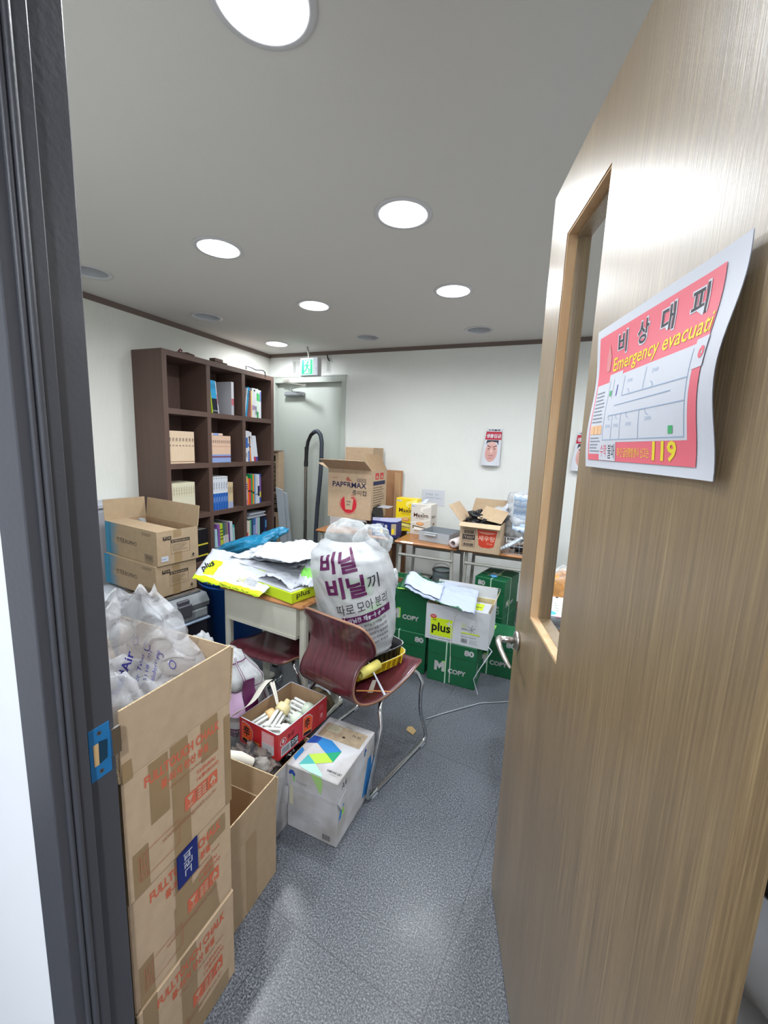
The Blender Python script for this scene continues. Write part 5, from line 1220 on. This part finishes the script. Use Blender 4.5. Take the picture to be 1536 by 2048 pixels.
def coffee(label, loc, rz, W, D, H, c, lc, sub):
    r = thing('coffee_box', label, 'coffee box', loc, rz, group='coffee mix boxes'); cm = mat('coffee_' + c.strip('#'), c, .35)
    mb = MB(); mb.box(0, 0, 0, W, D, H, cm, bev=.002); f = faces(mb, 0, 0, 0, W, D, H); F = f['-y']; br = flat('#4a2a18'); 
    F.poly([(W * .5, H * .9), (W * .98, H), (W * .98, H * .93), (W * .65, H * .85), (W * .55, H * .8), (W * .7, H * .72), (W * .62, H * .72), (W * .45, H * .8)], lc)
    F.poly([(0, H * .40), (W * .5, H * .45), (W, H * .55), (W, H * .52), (W * .5, H * .41), (0, H * .36)], lc)
    F.text('Maxim', W * .15, H * .575, W * .72, H * .13, br, .02); F.text('The', W * .55, H * .70, W * .12, H * .035, br, .01); F.text(sub, W * .25, H * .51, W * .42, H * .05, flat('#7a5a3a')); F.rect(W * .03, H * .90, W * .24, H * .045, M_white); F.text('동서', W * .06, H * .907, W * .09, H * .03, flat('#2a4a9a'), .01)
    F.ell(W * .48, H * .365, W * .19, H * .06, flat('#c9824a')); F.ell(W * .48, H * .375, W * .15, H * .035, flat('#e2b07a')); F.poly([(W * .12, H * .30), (W * .88, H * .24), (W * .88, H * .12), (W * .12, H * .18)], flat('#6a5a44')); F.poly([(W * .12, H * .19), (W * .88, H * .13), (W * .88, H * .06), (W * .12, H * .12)], lc)
    F = f['+x']; F.text('Maxim', D * .2, H * .55, D * .55, H * .1, flat('#8a7a66'), .01); F.ell(D * .5, H * .35, D * .14, H * .05, flat('#9a7450'))
    mb.build('box_body', r)
    mb = MB(); mb.box(W * .45, -.012, H * .17, W * .75, .0, H * .2, M_white if c != '#e6c915' else M_yel, T=Matrix.Translation((0, 0, 0)) @ Matrix.Rotation(.35, 4, 'Y')); 
    for i in range(3): mb.tube([(W * .2, -.006 - i * .003, H * (.24 - i * .03)), (W * .8, -.005, H * (.20 - i * .03))], .004, lc, n=6)
    mb.build('coffee_sticks', r); return r
M_paleyel = flat('#e9dc7a', .25)  # paler yellow for the front shapes and the sticks
coffee('yellow coffee mix box with brown lettering on the back desk', (-1.262, 3.34, DT), math.radians(-3), .195, .10, .285, '#e6c915', M_paleyel, '모카골드 커피믹스')
rr = coffee('beige white coffee mix box right of the yellow one', (-1.098, 3.265, DT), math.radians(-4), .178, .15, .258, '#cfc9c0', flat('#e6e2da', .25), '화이트골드')
mb = MB(); mb.slab([(.07, .05, .258), (.11, .05, .262), (.12, .09, .30), (.085, .09, .29)], .001, M_white); mb.build('paper_tag', rr)
mb = MB(); mb.box(0, 0, 0, .225, .001, .15, M_poster); F = Face(mb, (0, 0, 0), (1, 0, 0), (0, 0, 1)); pen = flat('#8a93a8'); F.text('개인물품 · 정리', .035, .095, .13, .018, pen); F.text('(오면 정리 해요!)', .035, .060, .155, .02, pen)
tag(mb.build('paper_note', None, loc=(-1.19, 3.8475, .895)), 'handwritten white paper note stuck to the back wall above the coffee boxes', 'note')
r = thing('plastic_basket', 'shallow grey plastic storage tray with a handle tab on the back desk', 'tray', (-.955, 3.065, DT), math.radians(-10))
mb = MB(); mb.hollow(0, 0, 0, .255, .24, .078, .004, M_grey2, M_greyp, M_grey2); mb.build('basket_body', r, bevel=.002); mb = MB(); mb.box(.055, -.022, .068, .155, .0, .076, flat('#c4c9ce')); mb.box(.055, -.022, .056, .155, -.019, .076, flat('#c4c9ce')); mb.build('handle_tab', r)
mb = MB(); T = Matrix.Rotation(-PI / 2, 4, 'X'); mb.lathe([(.019, 0), (.034, 0), (.034, .36), (.019, .36), (.019, 0)], mat('white_roll', '#dedfe0', .5, var=.3, vscale=3, col2='#c99a92'), n=28, T=T)
tag(mb.build('paper_roll', None, loc=(-.655, 2.945, DT + .035), rz=math.radians(-14)), 'white paper roll with dark hollow end poking over the desk edge', 'paper roll')
r = thing('carton', 'open brown noodle carton with a red cup print on the back desk', 'cardboard box', (-.605, 2.93, DT), math.radians(-2))
W, D, H = .285, .30, .205
mb = MB(); mb.hollow(0, 0, 0, W, D, H, .004, M_card, M_cardin, M_cardedge); f = faces(mb, 0, 0, 0, W, D, H); F = f['-y']
rc = flat('#c8402a'); F.poly([(.125, .165), (.262, .165), (.245, .05), (.215, .038), (.165, .038), (.140, .05)], rc); F.poly([(.13, .152), (.258, .152), (.235, .140), (.195, .134), (.15, .140)], flat('#d8907a')); F.text('새우탕', .135, .085, .115, .040, flat('#ddb8a4'), .015); F.text('(Cup)', .195, .062, .04, .014, flat('#ddb8a4'))
F.rect(.02, .085, .088, .035, dk); F.text('가3557', .024, .090, .08, .024, M_card, .01); F.frame(.02, .03, .09, .13, .002, dk); F.bars(.028, .125, .075, .03, dk, 12); F.bars(.028, .035, .075, .025, dk, 12); F.lines(.025, .065, .08, .018, 2, dk, .3)
F.ell(.045, .185, .014, .010, rc); F.text('농심', .065, .175, .05, .02, dk, .02)
mb.build('box_body', r)
flap(r, (0, 0, H), (W, 0, H), (0, -1, -.45), .055, M_cardin, M_card); flap(r, (0, D, H), (0, 0, H), (-.75, .15, .8), .15, M_cardin, M_card); flap(r, (0, D, H), (W, D, H), (.1, .12, .55), .15, M_card2, M_card2)
mb = MB(); mb.blob((.0, 0, 0), (.12, .12, .07), M_blackbag, .6, 3, 36, 22, 4); tag(mb.build('plastic_bag', None, loc=(-.47, 3.10, DT + .20)), 'crumpled black plastic bag inside the noodle carton on the desk', 'plastic bag')
mb = MB(); mb.slab([(0, 0, 0), (.18, 0, -.02), (.19, .12, .05), (.02, .12, .08)], .004, M_card2); tag(mb.build('card_sheet', None, loc=(-.50, 2.99, DT + .235), rz=-.2), 'loose piece of brown card lying over the black bag', 'cardboard')
r = thing('plastic_bag', 'white bag of blue-printed plastic sheets heaped over the wire basket', 'plastic bag', (-.22, 3.13, DT))
mb = MB(); mb.blob((.03, .05, .24), (.15, .12, .19), M_film, .35, 2.5, 50, 30, 4); mb.blob((-.14, .03, .26), (.13, .08, .045), M_film, .4, 3, 36, 20, 6); mb.build('sheet_heap', r)
mb = MB(); mb.grid(lambda u, v: (-.04 + u * .2, -.085 + .02 * math.sin(v * 5), .16 + v * .26 + crum(u, v, 6, .02)), 18, 18, flat('#b4c6dc'), mf=lambda u, v: [flat('#b4c6dc'), flat('#c9d6e6'), flat('#9fb4d0')][int(v * 17) % 3]); mb.build('printed_sheet', r, solid=.001)
mb = MB(); mb.grid(lambda u, v: (-.27 + u * .26 + .04 * v, -.02 + .10 * v, .25 + .10 * u * u + .10 * v * u + crum(u, v, 8, .02)), 18, 12, M_white); mb.build('loose_sheet', r, solid=.001)
for i in range(4): mb = MB(); mb.tube([(-.10 + i * .018, -.15, .03 + i * .010), (-.02 + i * .02, -.11, .085 + i * .012)], .011, flat('#c8d4de', .3), n=10); mb.build('rolled_sheet', r)
r = thing('wire_basket', 'white wire basket at the right end of the back desks', 'basket', (-.30, 2.99, DT))
for i in range(9): mb = MB(); x = i * .036; mb.tube([(x, .27, .12), (x, .27, .003), (x, 0, .003), (x, 0, .12)], .002, M_white, n=6); mb.build('wire', r)
for z in (.003, .06, .12): mb = MB(); mb.tube([(0, 0, z), (.288, 0, z), (.288, .27, z), (0, .27, z)], .0025, M_white, n=6, closed=True); mb.build('wire', r)
mb = MB(); mb.blob((0, 0, 0), (.10, .05, .02), M_black, .6, 4, 24, 14, 2); tag(mb.build('cable_bundle', None, loc=(-.15, 3.08, DT + .03)), 'dark cables lying in the bottom of the white wire basket', 'cables')

# wall portraits
def portrait(label, loc, W, H, name='wall_poster', cut=0):
    mb = MB()
    def fn(x, y, k):
        a = x / W; b = y / H; off = .004 + .035 * (1 - b) ** 2 * (1 - (2 * a - 1) ** 2 * .9) + .012 * math.sin(b * PI) + .02 * (1 - b)
        return Vector((x + (1 - b) * -.02 * (1 - a) + .012 * (1 - a) * b, -off - k * 1.5, y))
    mb.grid(lambda u, v: fn(u * W, v * H, -.0004), 12, 20, M_poster); F = Face(mb, (0, 0, 0), (1, 0, 0), (0, 0, 1), fn=fn)
    F.rect(0.001, H * .70, W - .002, H * .22, flat('#b02a3e')); F.text('생출입금', .006, H * .75, W * .92, H * .11, M_poster, .03); F.text('수학불패', W * .1, H * .935, W * .75, H * .05, dk, .02)
    sk = flat('#c99a94'); F.ell(W * .48, H * .38, W * .35, H * .28, flat('#d3aaa2')); F.ell(W * .48, H * .33, W * .30, H * .23, sk)
    F.poly([(W * .12, H * .56), (W * .14, H * .69), (W * .85, H * .69), (W * .84, H * .55), (W * .76, H * .63), (W * .45, H * .65), (W * .2, H * .62)], flat('#3a3440'))
    br = flat('#5a3a38'); F.poly([(W * .2, H * .535), (W * .42, H * .485), (W * .42, H * .505), (W * .22, H * .56)], br); F.poly([(W * .56, H * .485), (W * .78, H * .535), (W * .76, H * .56), (W * .56, H * .505)], br)
    F.ell(W * .32, H * .455, W * .07, H * .010, flat('#2e2024')); F.ell(W * .66, H * .455, W * .07, H * .010, flat('#2e2024'))
    F.poly([(W * .45, H * .46), (W * .53, H * .46), (W * .58, H * .36), (W * .49, H * .345), (W * .40, H * .36)], flat('#dcb8ae')); F.poly([(W * .34, H * .275), (W * .64, H * .275), (W * .62, H * .262), (W * .36, H * .262)], flat('#7a3a40')); F.ell(W * .48, H * .20, W * .12, H * .02, flat('#b98680'))
    mb.grid(lambda u, v: fn((1 - u) * W, v * H, -.001), 12, 20, M_poster)
    return tag(mb.build(name, None, loc=loc), label, 'poster')
portrait('red and white poster with a man\'s face hanging on the back wall', (-.625, YB - .003, 1.307), .145, .325)
portrait('red and white wall poster half seen through the window opening of the door leaf', (.118, YB - .003, 1.30), .15, .32)
bpy.data.objects['wall_poster']['category'] = 'poster'

# ------------------------------------------------------------------ things under the back desks
r = thing('carton', 'plain grey brown carton under the middle back desk carrying the paint can', 'cardboard box', (-1.07, 3.05, .0005)); mb = MB(); mb.box(0, 0, 0, .37, .26, .285, M_card, bev=.003); mb.build('box_body', r)
r = thing('paint_can', 'used paint can with wire handle and drips under the back desk', 'paint can', (-.785, 3.21, .286))
mb = MB(); pc = mat('paint_can_side', '#a9b8c4', .4, var=.3, vscale=7, col2='#bcd8c6'); mb.lathe([(0, 0), (.078, 0), (.078, .17), (.082, .172), (.082, .182), (.076, .182), (.074, .165), (0, .165)], pc, n=36)
Fp = Face(mb, (0, 0, 0), (1, 0, 0), (0, 0, 1), fn=lambda x, y, k: Vector((math.sin(x / .078) * (.0785 + k), -math.cos(x / .078) * (.0785 + k), y))); Fp.text('FLOORING', -.03, .135, .06, .012, flat('#5a6a80'), .01); mb.build('can_body', r)
mb = MB(); mb.lathe([(.0825, .174), (.0838, .178), (.0825, .183), (.070, .183), (.068, .178)], M_dgrey, n=36); mb.build('can_rim', r)
mb = MB(); mb.tube([(-.08 * math.cos(a), -.0 - .02 * math.sin(a), .165 + .075 * math.sin(a)) for a in [PI * k / 14 for k in range(15)]], .002, M_steel, n=6); mb.build('wire_handle', r)
r = thing('foam_box', 'pale blue low box topped with plastic scraps under the back desk', 'box', (-1.08, 3.06, .286)); mb = MB(); mb.box(0, 0, 0, .20, .22, .10, flat('#b4c2d4'), bev=.004); mb.box(.0, .0, .08, .20, .22, .1015, flat('#7b7a74')); F = faces(mb, 0, 0, 0, .25, .22, .10)['-y']; F.ell(.17, .03, .05, .02, flat('#9fc070')); mb.build('box_body', r)
mb = MB(); mb.blob((0, 0, 0), (.055, .03, .018), flat('#b9bcc0'), .7, 4, 24, 14, 3); mb.lathe([(0, 0), (.035, 0), (.04, .012), (.036, .014)], M_white, n=20, T=Matrix.Translation((.09, -.05, .0)))
for k in range(3): mb.tube([(-.01 + k * .02, .0, .0), (.0 + k * .02, .005, .045)], [.006, .002], M_white, n=8)
tag(mb.build('plastic_scraps', None, loc=(-1.00, 3.16, .402)), 'white plastic cups and scraps on the pale blue box', 'scraps')

GL = flat('#8fc94a')
def mlogo(F, x, y, s, w=M_whiteb):
    F.poly([(x, y), (x, y + s), (x + s * .3, y + s), (x + s * .5, y + s * .7), (x + s * .72, y + s), (x + s, y + s), (x + s, y), (x + s * .74, y), (x + s * .74, y + s * .5), (x + s * .5, y + s * .22), (x + s * .27, y + s * .5), (x + s * .27, y)], w)
    F.poly([(x + s * .72, y + s), (x + s * .78, y + s * 1.12), (x + s * 1.14, y + s * 1.12), (x + s * 1.14, y + s * .1), (x + s, y), (x + s, y + s)], GL)
def mcopy(label, loc, rz, short=False, opened=False, band=.085, lid80=True):
    W, D, H = (.222, .308, .268) if short else (.305, .222, .268)
    r = thing('paper_carton', label, 'cardboard box', loc, rz, group='green copy paper cartons')
    mb = MB()
    if opened: mb.hollow(0, 0, 0, W, D, H, .004, M_green, M_board2, M_cardin); mb.box(.006, .006, .01, W - .006, D - .006, H - .035, M_green); mb.box(.05, .05, H - .0345, .10, .12, H - .034, GL)
    else: mb.box(.002, .002, 0, W - .002, D - .002, H - band, M_green, bev=.002)
    e = 0 if opened else .002; f = faces(mb, e, e, 0, W - e, D - e, H - band); F = f['-y']
    if not short:
        mlogo(F, .045, .072, .064); F.text('COPY', .132, .072, .112, .032, M_whiteb, .04)
        G = f['+x']; G.lines(.03, .05, .05, .10, 5, flat('#b9c8b8'), .35, 3)
    else:
        G = f['+x']; mlogo(G, .06, .06, .045); G.text('COPY', .125, .06, .09, .026, M_whiteb, .03); F.frame(.14, .02, .05, .03, .004, M_whiteb); F.bars(.15, .06, .04, .02, M_whiteb, 6)
    mb.build('box_body', r)
    if not opened:
        mb = MB(); mb.box(0, 0, H - band, W, D, H, M_green, bev=.002); f = faces(mb, 0, 0, H - band, W, D, H); F = f['-y']
        F.text('80', .228 if not short else .022, .026, .060 if not short else .055, .038, M_whiteb, .045)
        if short: F.frame(.14, .012, .055, .018, .004, M_whiteb)
        T_ = f['top']; mlogo(T_, .07, .11, .06); T_.text('COPY', .06, .07, .08, .025, M_whiteb, .02)
        mb.build('lid', r)
        mb = MB(); st = flat('#a9c4b0', .3)
        for x in ((.115,) if not short else (.115,)):
            mb.box(x, -.0012, 0, x + .008, 0, H, st); mb.box(x, 0, H + .0002, x + .008, D, H + .0012, st)
        if short: mb.box(0, .12, H + .0012, W, .128, H + .0022, st); mb.box(W, .12, 0, W + .0012, .128, H, st)
        mb.build('packing_strap', r)
    return r
mcopy('closed green copy paper carton on the floor in front, under the white lime-lettered carton', (-.640, 2.368, .0005), math.radians(-1))
mcopy('closed green copy paper carton on the floor behind the maroon chair seat', (-.968, 2.405, .0005), math.radians(-1))
ro = mcopy('open green copy paper carton stacked behind the white recycling bag', (-.968, 2.42, .2695), math.radians(-1), opened=True)
flap(ro, (0, 0, .268), (0, .222, .268), (-.35, 0, 1), .04, M_green, M_board2); flap(ro, (0, .222, .268), (.2, .222, .268), (0, .1, 1), .035, M_green, M_board2)
mcopy('green copy paper carton on the floor beside the door leaf edge', (-.420, 2.595, .0005), math.radians(-1.5))
mcopy('green strapped copy paper carton at the right, top of the two with end facing out', (-.475, 2.955, .2695), math.radians(-13), short=True)
mcopy('green strapped copy paper carton at the right, underneath the end-on one', (-.475, 2.955, .0005), math.radians(-13), short=True)
mb = MB(); mb.lathe([(0, 0), (.022, 0), (.025, .005), (.02, .007), (0, .006)], flat('#5aa6e0', .3), n=20); tag(mb.build('blue_cap', None, loc=(-.35, 2.985, .542)), 'small light blue plastic cap on top of the green strapped carton', 'cap')

r = thing('paper_carton', 'open white and grey copy paper carton with a big lime square print', 'cardboard box', (-.665, 2.372, .2705), math.radians(-.5))
W, D, H = .387, .262, .228; wg = mat('whitegrey_carton', '#c6c9ce', .55)
mb = MB(); mb.hollow(0, 0, 0, W, D, H, .004, wg, M_creamy, M_offw); f = faces(mb, 0, 0, 0, W, D, H); F = f['-y']
F.rect(.032, .028, .140, .115, M_lime); F.text('plus', .040, .040, .118, .075, flat('#1c1c18'), .03); F.text('HI', .045, .122, .02, .012, dk, .02); F.rect(.13, .112, .036, .008, wg); F.rect(.144, .098, .008, .036, wg)
F.ell(.048, .150, .020, .013, flat('#c23a34')); F.text('NEW', .036, .146, .024, .009, M_white, .02); F.text('Premium Copy Paper 80g/m2', .032, .010, .14, .010, dk)
F.text('B4', .225, .115, .028, .028, flat('#c4d48a')); F.lines(.225, .10, .05, .012, 1, flat('#7a7d84'), .5)
for a in range(6): F.line(.285, .11, .285 + .025 * math.cos(a * PI / 3 + .4), .11 + .028 * math.sin(a * PI / 3 + .4), .004, flat('#8f939a'))
F.rect(.225, .078, .11, .009, flat('#c9d84a')); F.bars(.225, .018, .04, .03, flat('#5a5c62'), 10); F.lines(.275, .015, .06, .035, 4, flat('#9a9da4'), .25, 3); F.lines(.225, .055, .12, .012, 1, flat('#9a9da4'), .4)
mb.build('box_body', r)
flap(r, (0, D, H), (W, D, H), (0, .08, 1), .075, wg, M_creamy); flap(r, (W, 0, H), (W, D, H), (.28, 0, 1), .06, wg, flat('#9a9ca0')); 
mb = MB(); mb.box(.22, .02, .01, .365, .23, .205, M_white, bev=.003); Fq = Face(mb, (.22, .02, .205), (1, 0, 0), (0, 1, 0)); Fq.rect(.03, .07, .075, .11, M_lime); Fq.text('plus', .04, .10, .055, .03, dk, .02); mb.build('ream_pack', r)
mb = MB(); mb.tube([(.205, -.003, .22), (.18, -.004, .18), (.165, -.004, .1), (.165, -.003, 0), (.17, -.003, -.10), (.172, -.003, -.26)], .0028, M_offw, n=6); mb.tube([(W + .004, -.01, .03), (W + .03, -.03, .02), (W - .03, -.05, -.10), (W - .06, -.05, -.17), (W - .04, -.04, -.24), (W - .03, -.04, -.268)], .0032, M_white, n=6); tag(mb.build('packing_strap', r), 'white plastic packing strap hanging down the front')
r = thing('paper_wrapper', 'torn green and pale blue paper wrapper spread over the open cartons', 'paper wrapper', (-.86, 2.37, .530))
def wr(u, v): return (u * .50 - .03 * v, v * .30 - .03 + .05 * (1 - u) - .03 * u, .018 + .035 * math.sin(v * PI) * (1 - u * .6) + .028 * math.exp(-((u - .12) / .1) ** 2) - .045 * u * (1 - v) + crum(u, v, 21, .016))
mb = MB(); mb.grid(wr, 34, 22, flat('#a4aec8'), mf=lambda u, v: M_greend if (u < .09 and v < .8) or (v < .06 and .5 < u < .85) or (v > .72 and u < .55 - .4 * (1 - v)) else flat('#a4aec8')); mb.build('wrapper_sheet', r, solid=.0008)
mb = MB(); mb.grid(lambda u, v: tuple(Vector(wr(.06 + u * .5, .05 + v * .6)) + Vector((0, 0, .010 + .004 * math.sin(u * 7)))), 16, 12, flat('#b0b9d2')); mb.build('loose_sheet', r, solid=.0008)

# straps and scraps on the floor
mb = MB(); mb.tube([(-.52, 1.98, .004), (-.463, 2.05, .004), (-.36, 2.16, .006), (-.28, 2.249, .004), (-.136, 2.335, .004), (.0, 2.37, .004)], .0035, flat('#8b9299', .4), n=6); tag(mb.build('packing_strap', None), 'grey packing strap lying on the floor in front of the green cartons', 'strap')
mb = MB(); mb.tube([(-.10, 2.30, .004), (-.13, 2.42, .05), (-.10, 2.5, .12), (-.085, 2.575, .25), (-.10, 2.56, .30)], .0035, flat('#9fb0a6', .4), n=6); tag(mb.build('packing_strap', None), 'pale strap hanging from the carton beside the door leaf edge', 'strap')
mb = MB(); mb.slab([(0, 0, .003), (.045, -.02, .003), (.05, .015, .004), (.02, .04, .003), (.0, .03, .003)], .0015, flat('#a98f63')); tag(mb.build('card_scrap', None, loc=(-.59, 1.85, .0)), 'small tan cardboard scrap on the speckled floor under the chair', 'scrap')
mb = MB(); mb.slab([(0, 0, .003), (.012, .0, .003), (.018, .055, .003), (.006, .055, .003)], .002, M_white); tag(mb.build('white_scrap', None, loc=(-.02, .79, .0), rz=.25), 'white paper strip beside the foot of the open door leaf', 'scrap')

# ------------------------------------------------------------------ seen through the window opening
r = thing('tissue_box', 'box with a brown bear face print on the low table', 'box', (-.02, 1.70, .6005)); mb = MB(); mb.box(0, 0, 0, .26, .24, .18, M_white, bev=.003)
F = faces(mb, 0, 0, 0, .26, .24, .18)['-y']; bb = flat('#b9783a'); F.ell(.075, .125, .032, .030, bb); F.ell(.052, .153, .010, .010, bb); F.ell(.098, .153, .010, .010, bb); F.ell(.075, .115, .014, .011, flat('#dcb070')); F.ell(.075, .121, .005, .004, dk); F.ell(.063, .133, .003, .003, dk); F.ell(.087, .133, .003, .003, dk); F.rect(.055, .0, .06, .068, flat('#a85a2a'))
mb.build('box_body', r)
r = thing('keypad_device', 'white oval keypad device with round blue button on the bear print box', 'remote keypad', (.10, 1.795, .782), math.radians(4), rot=(.0, 0, .07))
mb = MB(); Pn = []
n = 40
def oval(l, w): return [(math.copysign(abs(math.cos(2 * PI * i / n)) ** .55, math.cos(2 * PI * i / n)) * l, math.copysign(abs(math.sin(2 * PI * i / n)) ** .55, math.sin(2 * PI * i / n)) * w) for i in range(n)]
o1 = oval(.125, .125); mb.add([(x * .94, y * .94, 0) for x, y in o1] + [(x, y, .012) for x, y in o1] + [(x, y, .03) for x, y in o1] + [(x * .97, y * .97, .036) for x, y in o1], [(k * n + i, k * n + (i + 1) % n, (k + 1) * n + (i + 1) % n, (k + 1) * n + i) for k in range(3) for i in range(n)], M_greyp, True)
mb.add([(x * .97, y * .97, .0362) for x, y in o1], [tuple(range(n))], flat('#b9bdbc')); F = Face(mb, (0, 0, .0365), (1, 0, 0), (0, 1, 0)); F.ell(-.075, -.085, .020, .020, flat('#4aa3d8')); F.ell(-.02, -.085, .009, .009, flat('#4aa3d8')); F.ell(-.05, -.12, .010, .006, flat('#c88a96'))
for i in range(4):
    for j in range(4): F.ell(-.085 + i * .035, -.045 + j * .028, .008, .008, flat('#b9bcbc'))
for i in range(3): F.ell(-.08 + i * .04, .09 + .02 * i, .006, .006, dk)
mb.build('keypad_body', r)
mb = MB(); mb.blob((0, 0, 0), (.16, .10, .13), film_material('clear_orange_film', '#d89a4a', .7, .2, .9, 20), .5, 3, 40, 24, 5); mb.blob((.0, .02, .11), (.12, .07, .06), M_clear, .5, 3, 30, 20, 6)
tag(mb.build('snack_bag', None, loc=(.09, 2.08, .735)), 'crinkled clear bag of orange snacks behind the keypad device', 'snack bag')
r = thing('storage_bag', 'pale ribbed plastic storage bag behind the hinge edge of the door leaf', 'bag', (.42, .72, 0)); mb = MB()
for k in range(9): mb.blob((0, 0, .06 + k * .085), (.15, .17, .055), M_white, .08, 3, 30, 14, k)
mb.build('bag_body', r)
mb = MB(); mb.blob((0, 0, 0), (.13, .15, .07), M_black, .2, 3, 30, 16, 3); tag(mb.build('dark_cushion', None, loc=(.43, .73, .88)), 'black object resting on the pale ribbed bag behind the door leaf', 'cushion')
